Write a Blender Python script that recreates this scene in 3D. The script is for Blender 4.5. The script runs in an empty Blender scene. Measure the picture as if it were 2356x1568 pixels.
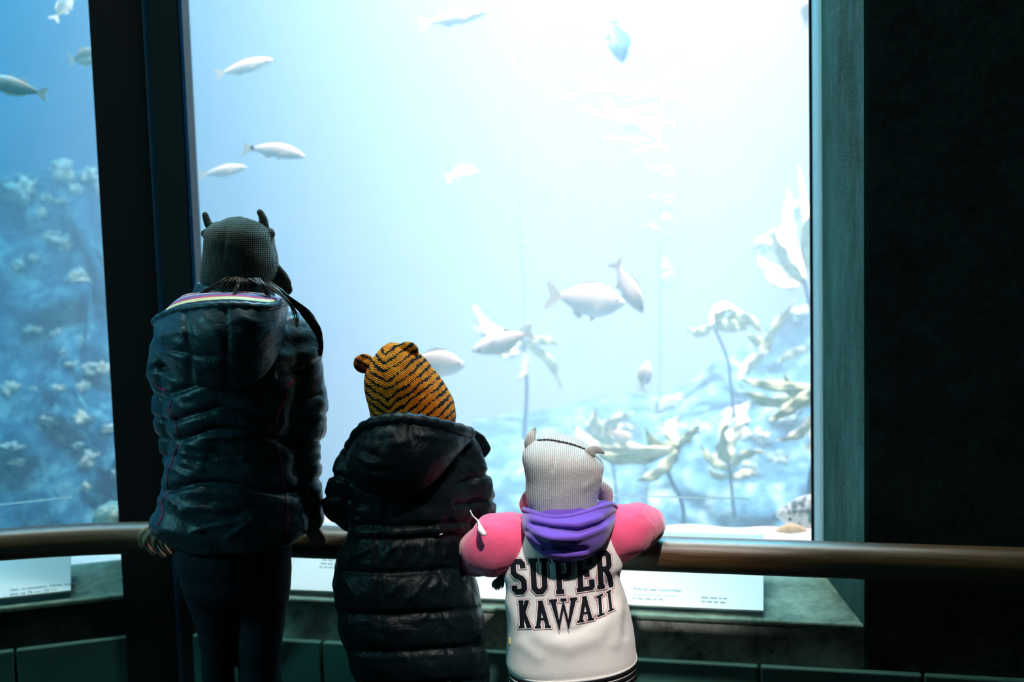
import bpy, bmesh, math, random
import numpy as np
from mathutils import Vector, Matrix, noise
from mathutils.bvhtree import BVHTree

random.seed(7)
scene = bpy.context.scene
COL = scene.collection

# ------------------------------------------------------------------ camera
IW, IH, FPX = 2356.0, 1568.0, 2700.0
CAM = Vector((0, 0, 1.26))
PITCH, ROLL = math.atan2(244.0, FPX), 0.028
Fv = Vector((0, math.cos(PITCH), -math.sin(PITCH)))
U0 = Vector((0, math.sin(PITCH), math.cos(PITCH)))
R0 = Vector((1, 0, 0))
Rv = R0 * math.cos(ROLL) - U0 * math.sin(ROLL)
Uv = U0 * math.cos(ROLL) + R0 * math.sin(ROLL)
cam_d = bpy.data.cameras.new('camera')
cam = bpy.data.objects.new('camera', cam_d)
COL.objects.link(cam)
m = Matrix.Identity(4)
for i in range(3):
    m[i][0], m[i][1], m[i][2], m[i][3] = Rv[i], Uv[i], -Fv[i], CAM[i]
cam.matrix_world = m
cam_d.sensor_width = 36.0
cam_d.lens = FPX / IW * 36.0
cam_d.clip_start = 0.05
cam_d.dof.use_dof = True
cam_d.dof.focus_distance = 2.25
cam_d.dof.aperture_fstop = 2.4
scene.camera = cam

# ------------------------------------------------------------------ world, lights, exposure
scene.view_settings.view_transform = 'Standard'
scene.view_settings.look = 'None'
scene.view_settings.gamma = 1.0
scene.view_settings.use_curve_mapping = False
scene.view_settings.exposure = 0.0
world = bpy.data.worlds.new('world')
scene.world = world
world.use_nodes = True
world.node_tree.nodes['Background'].inputs[0].default_value = (0.02, 0.05, 0.06, 1)
world.node_tree.nodes['Background'].inputs[1].default_value = 0.0
scene.cycles.use_denoising = True
scene.cycles.max_bounces = 5
scene.cycles.diffuse_bounces = 3
scene.cycles.volume_bounces = 1
scene.cycles.use_adaptive_sampling = True
scene.cycles.adaptive_threshold = 0.08
scene.cycles.adaptive_min_samples = 12
scene.cycles.transparent_max_bounces = 12
scene.cycles.caustics_reflective = False
scene.cycles.caustics_refractive = False
scene.cycles.use_light_tree = False
scene.cycles.sample_clamp_indirect = 6.0


def light(name, kind, loc, target, power, color, size=1.0, size_y=None, spot=None, blend=0.6, spread=180):
    d = bpy.data.lights.new(name, kind)
    d.energy = power
    d.color = color
    if kind == 'AREA':
        d.shape = 'RECTANGLE'
        d.size = size
        d.size_y = size_y or size
        d.spread = math.radians(spread)
    else:
        d.shadow_soft_size = size
    if kind == 'SPOT':
        d.spot_size = math.radians(spot)
        d.spot_blend = blend
    o = bpy.data.objects.new(name, d)
    COL.objects.link(o)
    o.location = loc
    o.rotation_euler = (Vector(target) - Vector(loc)).to_track_quat('-Z', 'Y').to_euler()
    return o


# lamps over the tank (above the water, out of the frame) and one dim downlight of the visitor room
light('tank_lamp_main', 'AREA', (0.62, 3.7, 6.0), (0.66, 4.9, 0), 880, (1.0, 0.54, 0.51), 2.6, 1.3, spread=44)
light('tank_lamp_rear', 'AREA', (1.0, 5.2, 6.4), (-0.2, 2.8, 0.6), 120, (0.0, 0.72, 1.0), 1.8, 1.3, spread=70)
light('tank_lamp_far', 'AREA', (-2.9, 4.2, 5.2), (-2.8, 4.8, 0), 95, (0.0, 0.64, 1.0), 1.6, 1.4, spread=90)
# the visitor room: unseen strip fills added to top-light the sills and rail, one warm downlight behind the viewer, one teal fill added on the left for exhibit glow
light('sill_fill_main', 'AREA', (0.0, 2.74, 4.5), (0.0, 2.46, 0.3), 88, (0.93, 1.0, 0.95), 1.5, 0.2)
light('sill_fill_left', 'AREA', (-1.55, 2.66, 4.5), (-1.45, 2.40, 0.3), 42, (0.80, 1.0, 0.93), 0.9, 0.2)
light('room_downlight', 'SPOT', (0.55, -0.4, 4.5), (0.11, 2.25, 0.58), 1150, (1.0, 0.92, 0.88), 0.10, spot=11.5, blend=1.0)
light('room_teal_fill', 'AREA', (-2.9, 1.4, 1.95), (-0.4, 2.35, 0.85), 20, (0.20, 0.76, 0.86), 0.6, 0.6)


# ------------------------------------------------------------------ helpers
def ray(px, py):
    return (Fv * FPX + Rv * (px - IW / 2) - Uv * (py - IH / 2)).normalized()


def P(px, py, Y):
    d = ray(px, py)
    return CAM + d * (Y / d.y)


def hit_plane(px, py, n, c):
    """point on plane n.p = c seen at that pixel"""
    d = ray(px, py)
    return CAM + d * ((c - n.dot(CAM)) / n.dot(d))


def tag(o, label=None, cat=None, group=None, kind=None):
    if label: o['label'] = label
    if cat: o['category'] = cat
    if group: o['group'] = group
    if kind: o['kind'] = kind
    return o


def link(name, me, parent=None):
    o = bpy.data.objects.new(name, me)
    COL.objects.link(o)
    if parent is not None:
        o.parent = parent
        o.matrix_parent_inverse = Matrix.Translation(-parent.location)
    return o


def mesh_obj(name, verts, faces, mat, parent=None, smooth=True, uvs=None):
    me = bpy.data.meshes.new(name)
    me.from_pydata([tuple(v) for v in verts], [], faces)
    if uvs is not None:
        ul = me.uv_layers.new(name='UVMap')
        for lp in me.loops:
            ul.data[lp.index].uv = uvs[lp.vertex_index]
    bm = bmesh.new(); bm.from_mesh(me)
    bmesh.ops.recalc_face_normals(bm, faces=bm.faces)
    bm.to_mesh(me); bm.free()
    if smooth:
        for p in me.polygons: p.use_smooth = True
    me.materials.append(mat)
    return link(name, me, parent)


def empty(name, loc):
    o = bpy.data.objects.new(name, None)
    COL.objects.link(o)
    o.location = loc
    return o


def box_vf(c, ax, ay, az, hx, hy, hz):
    v = []
    for sx in (-1, 1):
        for sy in (-1, 1):
            for sz in (-1, 1):
                v.append(c + ax * (sx * hx) + ay * (sy * hy) + az * (sz * hz))
    f = [(0, 1, 3, 2), (4, 6, 7, 5), (0, 4, 5, 1), (2, 3, 7, 6), (0, 2, 6, 4), (1, 5, 7, 3)]
    return v, f


def prism_vf(poly, z0, z1):
    """plan polygon (x,y) between heights; z may be lists"""
    n = len(poly)
    v = [Vector((p[0], p[1], z0)) for p in poly] + [Vector((p[0], p[1], z1)) for p in poly]
    f = [tuple(range(n))[::-1], tuple(range(n, 2 * n))]
    for i in range(n):
        j = (i + 1) % n
        f.append((i, j, n + j, n + i))
    return v, f


def add(vf, vf2):
    off = len(vf[0])
    vf[0].extend(vf2[0])
    vf[1].extend([tuple(i + off for i in f) for f in vf2[1]])
    return vf


def bevel(o, w, seg=2):
    b = o.modifiers.new('bevel', 'BEVEL')
    b.width = w; b.segments = seg; b.limit_method = 'ANGLE'
    return o


def catmull(pts, n):
    pts = [tuple(p) for p in pts]
    P_ = np.array(pts, float)
    k = len(P_)
    ts = np.linspace(0, k - 1, n)
    out = []
    for t in ts:
        i = min(int(t), k - 2); u = t - i
        p0, p1, p2, p3 = P_[max(i - 1, 0)], P_[i], P_[i + 1], P_[min(i + 2, k - 1)]
        out.append(0.5 * ((2 * p1) + (-p0 + p2) * u + (2 * p0 - 5 * p1 + 4 * p2 - p3) * u * u + (-p0 + 3 * p1 - 3 * p2 + p3) * u ** 3))
    return out


def tube_vf(pts, radii, seg=12, flat=1.0, up=None, cap=True):
    """tube through points; flat scales the radius across the second axis"""
    pts = [Vector(p) for p in pts]
    n = len(pts)
    v, f = [], []
    ref = Vector(up) if up else Vector((0.13, 0.9, 0.3))
    for i in range(n):
        t = (pts[min(i + 1, n - 1)] - pts[max(i - 1, 0)])
        if t.length < 1e-9: t = Vector((0, 0, 1))
        t.normalize()
        a = ref - t * ref.dot(t)
        if a.length < 1e-4: a = Vector((1, 0, 0)) - t * t.x
        a.normalize()
        b = t.cross(a)
        ref = a if up is None else Vector(up)
        r = radii[i] if hasattr(radii, '__len__') else radii
        for k in range(seg):
            an = 2 * math.pi * k / seg
            v.append(pts[i] + a * (math.cos(an) * r * flat) + b * (math.sin(an) * r))
    for i in range(n - 1):
        for k in range(seg):
            k2 = (k + 1) % seg
            f.append((i * seg + k, i * seg + k2, (i + 1) * seg + k2, (i + 1) * seg + k))
    if cap:
        f.append(tuple(range(seg))[::-1])
        f.append(tuple((n - 1) * seg + k for k in range(seg)))
    return v, f


def smooth_tube_vf(ctrl, n=24, seg=14, flat=1.0, ball=True):
    """ctrl: list of (x,y,z,r) -> smooth tube with rounded ends"""
    c = catmull(ctrl, n)
    pts = [Vector(q[:3]) for q in c]; rr = [max(q[3], 1e-4) for q in c]
    if ball:
        def cap_pts(p, d, r):
            return [(p + d * (r * math.sin(a)), r * math.cos(a)) for a in (0.5, 1.0, 1.35)]
        d0 = (pts[0] - pts[1]).normalized(); d1 = (pts[-1] - pts[-2]).normalized()
        a = cap_pts(pts[0], d0, rr[0])[::-1]; b = cap_pts(pts[-1], d1, rr[-1])
        pts = [q[0] for q in a] + pts + [q[0] for q in b]
        rr = [q[1] for q in a] + rr + [q[1] for q in b]
    return tube_vf(pts, rr, seg, flat)


def rings_vf(rings, seg=40, sub=4, power=2.0):
    """rings: list of (A, B, hd) - world points left/right and half depth; lofted smoothly, closed at both ends"""
    arr = [tuple(A) + tuple(B) + (hd,) for A, B, hd in rings]
    c = catmull(arr, (len(arr) - 1) * sub + 1)
    v, f = [], []
    for q in c:
        A = Vector(q[0:3]); B = Vector(q[3:6]); hd = q[6]
        ce = (A + B) / 2; ax = (B - A) / 2
        dp = Vector((0, 1, 0)) - ax.normalized() * ax.normalized().y
        dp.normalize()
        for k in range(seg):
            an = 2 * math.pi * k / seg
            cx, sx = math.cos(an), math.sin(an)
            ex = 2.0 / power
            cx = math.copysign(abs(cx) ** ex, cx); sx = math.copysign(abs(sx) ** ex, sx)
            v.append(ce + ax * cx + dp * (hd * sx))
    n = len(c)
    for i in range(n - 1):
        for k in range(seg):
            k2 = (k + 1) % seg
            f.append((i * seg + k, i * seg + k2, (i + 1) * seg + k2, (i + 1) * seg + k))
    f.append(tuple(range(seg))[::-1])
    f.append(tuple((n - 1) * seg + k for k in range(seg)))
    return v, f


def px_rings(lst, Y, dfac=None):
    """lst of (xl, yl, xr, yr, hd) in pixels at depth Y"""
    out = []
    for q in lst:
        xl, yl, xr, yr, hd = q[:5]
        yy = Y + (q[5] if len(q) > 5 else 0)
        out.append((P(xl, yl, yy), P(xr, yr, yy), hd))
    return out


def fuse(vf, voxel=0.006, smooth=6):
    """voxel-fuse a soup of closed shapes into one continuous surface -> (verts array, faces)"""
    me = bpy.data.meshes.new('tmp')
    me.from_pydata([tuple(v) for v in vf[0]], [], vf[1])
    bm = bmesh.new(); bm.from_mesh(me); bmesh.ops.recalc_face_normals(bm, faces=bm.faces); bm.to_mesh(me); bm.free()
    o = bpy.data.objects.new('tmp', me); COL.objects.link(o)
    r = o.modifiers.new('r', 'REMESH'); r.mode = 'VOXEL'; r.voxel_size = voxel
    if smooth:
        s = o.modifiers.new('s', 'SMOOTH'); s.factor = 0.5; s.iterations = smooth
    dg = bpy.context.evaluated_depsgraph_get()
    e = o.evaluated_get(dg)
    m2 = bpy.data.meshes.new_from_object(e)
    bpy.data.objects.remove(o); bpy.data.meshes.remove(me)
    return m2


def displace(me, fn):
    """fn(co, normal) -> offset along the normal"""
    n = len(me.vertices)
    nrm = [v.normal.copy() for v in me.vertices]
    new = [v.co + nrm[i] * fn(v.co, nrm[i]) for i, v in enumerate(me.vertices)]
    for i, v in enumerate(me.vertices): v.co = new[i]
    me.update()


def me_obj(name, me, mat, parent=None, smooth=True):
    me.name = name
    me.materials.clear()
    me.materials.append(mat)
    if smooth:
        for p in me.polygons: p.use_smooth = True
    return link(name, me, parent)


def vf_mesh(vf):
    me = bpy.data.meshes.new('m')
    me.from_pydata([tuple(v) for v in vf[0]], [], vf[1])
    bm = bmesh.new(); bm.from_mesh(me); bmesh.ops.recalc_face_normals(bm, faces=bm.faces); bm.to_mesh(me); bm.free()
    return me


def bvh_of(*objs):
    vs, fs = [], []
    for o in objs:
        off = len(vs)
        vs.extend([o.matrix_world @ v.co if False else v.co for v in o.data.vertices])
        fs.extend([tuple(i + off for i in p.vertices) for p in o.data.polygons])
    return BVHTree.FromPolygons(vs, fs)


def on_surface(bvh, px, py, lift=0.0, Y=2.3):
    d = ray(px, py)
    h = bvh.ray_cast(CAM, d)
    if h[0] is None:
        q = P(px, py, Y); nn = bvh.find_nearest(q)
        return nn[0] + (nn[0] - (nn[0] + d)).normalized() * lift
    return h[0] - d * lift


def pix(co):
    """pixel at which a world point appears (used while shaping cloth from measurements)"""
    d = co - CAM
    z = d.dot(Fv)
    return IW / 2 + FPX * d.dot(Rv) / z, IH / 2 - FPX * d.dot(Uv) / z


def fbm(co, s, o=3):
    return noise.fractal(co * s, 1.0, 2.0, o)


def seg_dist(p, a, b):
    ax, ay = a; bx, by = b
    dx, dy = bx - ax, by - ay
    t = ((p[0] - ax) * dx + (p[1] - ay) * dy) / (dx * dx + dy * dy + 1e-9)
    t = min(1, max(0, t))
    return math.hypot(p[0] - ax - t * dx, p[1] - ay - t * dy)


def line_dist(p, pts):
    return min(seg_dist(p, pts[i], pts[i + 1]) for i in range(len(pts) - 1))


# ------------------------------------------------------------------ materials
class NT:
    def __init__(self, name):
        self.m = bpy.data.materials.new(name)
        self.m.use_nodes = True
        self.t = self.m.node_tree
        self.b = self.t.nodes['Principled BSDF']
        self.out = self.t.nodes['Material Output']

    def n(self, typ, **kw):
        nd = self.t.nodes.new(typ)
        for k, v in kw.items():
            if k.startswith('i_'):
                key = k[2:]
                nd.inputs[int(key) if key.isdigit() else key.replace('_', ' ')].default_value = v
            else:
                setattr(nd, k, v)
        return nd

    def l(self, a, b):
        self.t.links.new(a, b)

    def coords(self, which='Object', scale=(1, 1, 1), rot=(0, 0, 0)):
        tc = self.n('ShaderNodeTexCoord')
        mp = self.n('ShaderNodeMapping')
        mp.inputs['Scale'].default_value = scale
        mp.inputs['Rotation'].default_value = rot
        self.l(tc.outputs[which], mp.inputs['Vector'])
        return mp.outputs[0]

    def ramp(self, fac, stops, interp='LINEAR'):
        r = self.n('ShaderNodeValToRGB')
        r.color_ramp.interpolation = interp
        els = r.color_ramp.elements
        while len(els) < len(stops): els.new(0.5)
        while len(els) > len(stops): els.remove(els[-1])
        for e, (p, c) in zip(els, stops):
            e.position = p
            e.color = tuple(c) + (1,) if len(c) == 3 else c
        self.l(fac, r.inputs[0])
        return r.outputs[0]

    def bump(self, h, strength=0.3, dist=0.01):
        bp = self.n('ShaderNodeBump')
        bp.inputs['Strength'].default_value = strength
        bp.inputs['Distance'].default_value = dist
        self.l(h, bp.inputs['Height'])
        self.l(bp.outputs[0], self.b.inputs['Normal'])
        return bp

    def math(self, op, a, b=None):
        nd = self.n('ShaderNodeMath', operation=op)
        for i, q in enumerate((a, b)):
            if q is None: continue
            if isinstance(q, (int, float)): nd.inputs[i].default_value = q
            else: self.l(q, nd.inputs[i])
        return nd.outputs[0]


def simple(name, col, rough=0.6, spec=0.4, metal=0.0, noise_amt=0.0, scale=20, bump=0.0, bscale=200, bdist=0.002, sheen=0.0):
    t = NT(name)
    t.b.inputs['Roughness'].default_value = rough
    t.b.inputs['Specular IOR Level'].default_value = spec
    t.b.inputs['Metallic'].default_value = metal
    t.b.inputs['Base Color'].default_value = tuple(col) + (1,)
    if sheen:
        t.b.inputs['Sheen Weight'].default_value = sheen
        t.b.inputs['Sheen Roughness'].default_value = 0.5
    if noise_amt:
        c = t.coords()
        nz = t.n('ShaderNodeTexNoise', i_Scale=scale, i_Detail=5.0)
        t.l(c, nz.inputs['Vector'])
        lo = [max(0, x * (1 - noise_amt)) for x in col]; hi = [min(1, x * (1 + noise_amt)) for x in col]
        t.l(t.ramp(nz.outputs[0], [(0.3, lo), (0.7, hi)]), t.b.inputs['Base Color'])
    if bump:
        c = t.coords()
        nz = t.n('ShaderNodeTexNoise', i_Scale=bscale, i_Detail=3.0)
        t.l(c, nz.inputs['Vector'])
        t.bump(nz.outputs[0], bump, bdist)
    return t.m


def concrete_mat(name, dark, light_, streak=False, rough=0.85):
    t = NT(name)
    t.b.inputs['Roughness'].default_value = rough
    t.b.inputs['Specular IOR Level'].default_value = 0.3
    c = t.coords(scale=(1, 1, 0.25) if streak else (1, 1, 1))
    a = t.n('ShaderNodeTexNoise', i_Scale=9.0, i_Detail=8.0, i_Roughness=0.65)
    b = t.n('ShaderNodeTexNoise', i_Scale=45.0, i_Detail=4.0, i_Roughness=0.6)
    t.l(c, a.inputs['Vector']); t.l(c, b.inputs['Vector'])
    mix = t.math('ADD', t.math('MULTIPLY', a.outputs[0], 0.7), t.math('MULTIPLY', b.outputs[0], 0.3))
    mid = [(x + y) / 2 for x, y in zip(dark, light_)]
    t.l(t.ramp(mix, [(0.36, dark), (0.5, mid), (0.64, light_)]), t.b.inputs['Base Color'])
    t.bump(b.outputs[0], 0.35, 0.004)
    return t.m


M = {}
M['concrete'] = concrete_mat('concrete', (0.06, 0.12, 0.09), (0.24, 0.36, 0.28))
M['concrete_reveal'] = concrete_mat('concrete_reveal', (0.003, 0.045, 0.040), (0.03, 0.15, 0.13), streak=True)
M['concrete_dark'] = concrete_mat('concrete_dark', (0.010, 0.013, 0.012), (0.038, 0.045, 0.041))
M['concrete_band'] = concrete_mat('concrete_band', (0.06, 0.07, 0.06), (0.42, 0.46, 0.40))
M['column'] = simple('column_paint', (0.012, 0.016, 0.017), 0.7, 0.2)
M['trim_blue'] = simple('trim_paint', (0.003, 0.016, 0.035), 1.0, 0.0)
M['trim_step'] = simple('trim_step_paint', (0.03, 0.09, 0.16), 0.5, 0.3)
M['frame_pale'] = simple('frame_acrylic_edge', (0.42, 0.58, 0.54), 0.35, 0.4)
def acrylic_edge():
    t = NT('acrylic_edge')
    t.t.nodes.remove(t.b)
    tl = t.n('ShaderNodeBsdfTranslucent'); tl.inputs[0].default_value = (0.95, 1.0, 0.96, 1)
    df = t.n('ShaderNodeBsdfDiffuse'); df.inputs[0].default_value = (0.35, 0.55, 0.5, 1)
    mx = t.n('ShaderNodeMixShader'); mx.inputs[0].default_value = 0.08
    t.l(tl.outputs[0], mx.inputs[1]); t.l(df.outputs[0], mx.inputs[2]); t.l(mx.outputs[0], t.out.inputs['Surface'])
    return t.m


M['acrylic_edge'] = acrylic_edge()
M['gasket'] = simple('black_gasket', (0.006, 0.012, 0.014), 0.6)
M['panel'] = simple('green_wall_panel', (0.05, 0.15, 0.125), 0.45, 0.4, noise_amt=0.2, scale=6)
M['floor'] = simple('dark_carpet', (0.02, 0.022, 0.024), 0.95, 0.1, noise_amt=0.3, scale=80)
M['room_wall'] = simple('dark_wall_paint', (0.025, 0.032, 0.034), 0.9, 0.15)
M['sign'] = simple('white_sign_laminate', (0.74, 0.80, 0.78), 0.32, 0.3)
M['sign_text'] = simple('sign_ink', (0.10, 0.20, 0.21), 0.6, 0.1)
M['sign_text_pale'] = simple('sign_ink_pale', (0.30, 0.42, 0.42), 0.6, 0.1)


def wood_mat():
    t = NT('varnished_rail_wood')
    c = t.coords('UV', scale=(3, 40, 1))
    a = t.n('ShaderNodeTexNoise', i_Scale=3.0, i_Detail=8.0, i_Roughness=0.7)
    t.l(c, a.inputs['Vector'])
    t.l(t.ramp(a.outputs[0], [(0.3, (0.035, 0.016, 0.004)), (0.5, (0.075, 0.040, 0.011)), (0.7, (0.12, 0.07, 0.024))]), t.b.inputs['Base Color'])
    t.b.inputs['Roughness'].default_value = 0.38
    t.b.inputs['Specular IOR Level'].default_value = 0.7
    t.b.inputs['Coat Weight'].default_value = 0.6
    t.b.inputs['Coat Roughness'].default_value = 0.35
    t.bump(a.outputs[0], 0.25, 0.002)
    return t.m


M['wood'] = wood_mat()
M['seam'] = simple('rail_joint', (0.05, 0.03, 0.012), 0.7)


def glass_mat():
    t = NT('aquarium_glass')
    t.t.nodes.remove(t.b)
    tr = t.n('ShaderNodeBsdfTransparent')
    tr.inputs[0].default_value = (0.97, 0.99, 1.0, 1)
    gl = t.n('ShaderNodeBsdfGlossy')
    gl.inputs['Roughness'].default_value = 0.02
    lw = t.n('ShaderNodeLayerWeight')
    lw.inputs[0].default_value = 0.5
    fres = t.math('ADD', 0.02, t.math('MULTIPLY', t.math('POWER', lw.outputs['Facing'], 5.0), 0.9))
    mx = t.n('ShaderNodeMixShader')
    t.l(fres, mx.inputs[0]); t.l(tr.outputs[0], mx.inputs[1]); t.l(gl.outputs[0], mx.inputs[2])
    t.l(mx.outputs[0], t.out.inputs['Surface'])
    return t.m


M['glass'] = glass_mat()


def water_mat():
    t = NT('tank_water')
    t.t.nodes.remove(t.b)
    sc = t.n('ShaderNodeVolumeScatter')
    sc.inputs['Color'].default_value = (0.55, 0.90, 1.0, 1)
    sc.inputs['Density'].default_value = 0.31
    sc.inputs['Anisotropy'].default_value = 0.1
    ab = t.n('ShaderNodeVolumeAbsorption')
    ab.inputs['Color'].default_value = (0.0, 0.72, 0.95, 1)
    ab.inputs['Density'].default_value = 0.20
    ad = t.n('ShaderNodeAddShader')
    t.l(sc.outputs[0], ad.inputs[0]); t.l(ab.outputs[0], ad.inputs[1])
    t.l(ad.outputs[0], t.out.inputs['Volume'])
    return t.m


M['water'] = water_mat()
M['tank_wall'] = simple('tank_wall_paint', (0.55, 0.72, 0.80), 0.9, 0.1, noise_amt=0.06, scale=2)
M['tank_wall_water_tint'] = simple('tank_wall_water_blue', (0.01, 0.34, 0.60), 0.9, 0.1, noise_amt=0.1, scale=2)  # bluer light of the left water painted into the wall colour
M['sand'] = simple('white_sand', (0.85, 0.84, 0.78), 0.95, 0.1, noise_amt=0.1, scale=60, bump=0.4, bscale=80, bdist=0.01)


def reef_mat(name, a, b, c, sc=6.0):
    t = NT(name)
    t.b.inputs['Roughness'].default_value = 0.9
    t.b.inputs['Specular IOR Level'].default_value = 0.1
    co = t.coords()
    n1 = t.n('ShaderNodeTexNoise', i_Scale=sc, i_Detail=6.0, i_Roughness=0.6)
    n2 = t.n('ShaderNodeTexNoise', i_Scale=sc * 3.1, i_Detail=4.0)
    t.l(co, n1.inputs['Vector']); t.l(co, n2.inputs['Vector'])
    mx = t.math('ADD', t.math('MULTIPLY', n1.outputs[0], 0.6), t.math('MULTIPLY', n2.outputs[0], 0.4))
    t.l(t.ramp(mx, [(0.40, a), (0.52, b), (0.62, c)]), t.b.inputs['Base Color'])
    t.bump(n2.outputs[0], 0.6, 0.03)
    return t.m


M['reef'] = reef_mat('reef_rock', (0.02, 0.10, 0.16), (0.07, 0.22, 0.29), (0.24, 0.42, 0.42))
M['reef_dark'] = reef_mat('reef_rock_dark', (0.005, 0.07, 0.15), (0.015, 0.14, 0.22), (0.10, 0.34, 0.38), 7.0)
M['pale_growth'] = reef_mat('pale_growth', (0.16, 0.36, 0.36), (0.42, 0.58, 0.48), (0.72, 0.78, 0.60), 14.0)
M['kelp'] = simple('kelp_blade', (0.36, 0.46, 0.27), 0.6, 0.3, noise_amt=0.35, scale=8)
M['kelp_pale'] = simple('kelp_blade_pale', (0.58, 0.65, 0.46), 0.6, 0.3, noise_amt=0.25, scale=8)
M['kelp_hazy'] = simple('kelp_blade_dull', (0.42, 0.52, 0.42), 0.7, 0.2, noise_amt=0.2, scale=8)
M['stipe'] = simple('kelp_stipe', (0.14, 0.30, 0.28), 0.7, 0.2)
M['stipe_dark'] = simple('kelp_stalk_dark', (0.03, 0.10, 0.16), 0.7, 0.2)


def fish_mat(name, back, side, belly):
    t = NT(name)
    tc = t.n('ShaderNodeTexCoord')
    sp = t.n('ShaderNodeSeparateXYZ')
    t.l(tc.outputs['Generated'], sp.inputs[0])
    t.l(t.ramp(sp.outputs[2], [(0.2, belly), (0.55, side), (0.85, back)]), t.b.inputs['Base Color'])
    t.b.inputs['Roughness'].default_value = 0.4
    return t.m


M['fish'] = fish_mat('pale_fish', (0.62, 0.66, 0.56), (0.82, 0.83, 0.74), (0.92, 0.92, 0.88))
M['fish_teal'] = fish_mat('teal_fish', (0.30, 0.42, 0.38), (0.22, 0.40, 0.38), (0.75, 0.78, 0.68))
M['fish_blue'] = fish_mat('blue_fish', (0.05, 0.22, 0.42), (0.10, 0.32, 0.55), (0.25, 0.5, 0.7))
M['fish_tan'] = fish_mat('tan_fish', (0.80, 0.70, 0.52), (0.88, 0.80, 0.68), (0.92, 0.88, 0.80))
M['fin'] = simple('fish_fin', (0.85, 0.86, 0.76), 0.5, 0.3)
M['fin_teal'] = simple('teal_fish_fin', (0.78, 0.82, 0.74), 0.5, 0.3)
M['fin_blue'] = simple('blue_fish_fin', (0.08, 0.28, 0.5), 0.5, 0.3)
M['eye'] = simple('fish_eye', (0.01, 0.01, 0.01), 0.2)


def blotchy():
    t = NT('blotchy_rockfish')
    co = t.coords()
    n1 = t.n('ShaderNodeTexNoise', i_Scale=26.0, i_Detail=4.0, i_Distortion=1.2)
    t.l(co, n1.inputs['Vector'])
    t.l(t.ramp(n1.outputs[0], [(0.42, (0.10, 0.17, 0.17)), (0.5, (0.45, 0.52, 0.48)), (0.57, (0.86, 0.88, 0.84))]), t.b.inputs['Base Color'])
    t.bump(n1.outputs[0], 0.4, 0.006)
    t.b.inputs['Roughness'].default_value = 0.6
    return t.m


M['blotchy'] = blotchy()
M['cucumber'] = simple('orange_sea_cucumber', (0.85, 0.58, 0.32), 0.7, 0.2, noise_amt=0.3, scale=40, bump=0.6, bscale=60, bdist=0.01)


def cloth(name, col, rough, spec, wr=0.25, wscale=14, wdist=0.02, fine=0.05, sheen=0.0):
    t = NT(name)
    t.b.inputs['Base Color'].default_value = tuple(col) + (1,)
    t.b.inputs['Roughness'].default_value = rough
    t.b.inputs['Specular IOR Level'].default_value = spec
    if sheen:
        t.b.inputs['Sheen Weight'].default_value = sheen
    c = t.coords()
    a = t.n('ShaderNodeTexNoise', i_Scale=wscale, i_Detail=4.0, i_Distortion=1.5)
    b = t.n('ShaderNodeTexNoise', i_Scale=500.0, i_Detail=2.0)
    t.l(c, a.inputs['Vector']); t.l(c, b.inputs['Vector'])
    h = t.math('ADD', t.math('MULTIPLY', a.outputs[0], 1.0), t.math('MULTIPLY', b.outputs[0], fine))
    t.bump(h, wr, wdist)
    return t.m


M['nylon'] = cloth('dark_blue_nylon', (0.016, 0.048, 0.062), 0.40, 0.5)
M['nylon_black'] = cloth('black_glossy_nylon', (0.003, 0.008, 0.010), 0.42, 0.16, wr=0.35, wscale=16)
M['denim'] = cloth('dark_denim', (0.010, 0.022, 0.032), 0.85, 0.2, wr=0.2, wscale=10, fine=0.3)
M['shoe'] = simple('dark_shoe', (0.02, 0.02, 0.022), 0.6)
M['piping'] = simple('pink_piping', (0.62, 0.035, 0.13), 0.5, 0.3)
M['skin'] = simple('skin', (0.52, 0.30, 0.20), 0.55, 0.35, noise_amt=0.12, scale=60)
M['hair'] = simple('dark_brown_hair', (0.035, 0.022, 0.014), 0.35, 0.5)
M['zip_white'] = simple('white_cord', (0.8, 0.8, 0.78), 0.8, 0.1)
M['sweat_white'] = cloth('white_fleece', (0.80, 0.78, 0.74), 0.95, 0.05, wr=0.12, wscale=8, fine=0.35, sheen=0.2)
M['sweat_pink'] = cloth('pink_fleece', (0.80, 0.095, 0.21), 0.95, 0.05, wr=0.15, wscale=9, fine=0.35, sheen=0.5)
M['purple'] = cloth('purple_jersey', (0.14, 0.065, 0.42), 0.9, 0.1, wr=0.1, wscale=10, fine=0.3, sheen=0.3)
M['print_black'] = simple('print_ink_black', (0.006, 0.007, 0.012), 0.7, 0.2)
M['print_pink'] = simple('print_ink_pink', (0.50, 0.13, 0.22), 0.7, 0.2)
M['stripe_black'] = simple('black_rib_stripe', (0.008, 0.008, 0.010), 0.9, 0.1)
M['wool_green'] = simple('dark_green_wool', (0.03, 0.15, 0.13), 0.95, 0.1)
M['eye_white'] = simple('eye_white', (0.8, 0.8, 0.78), 0.3)
M['lips'] = simple('lips', (0.45, 0.16, 0.13), 0.5)
M['care_label'] = simple('care_label', (0.7, 0.5, 0.15), 0.7)


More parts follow.
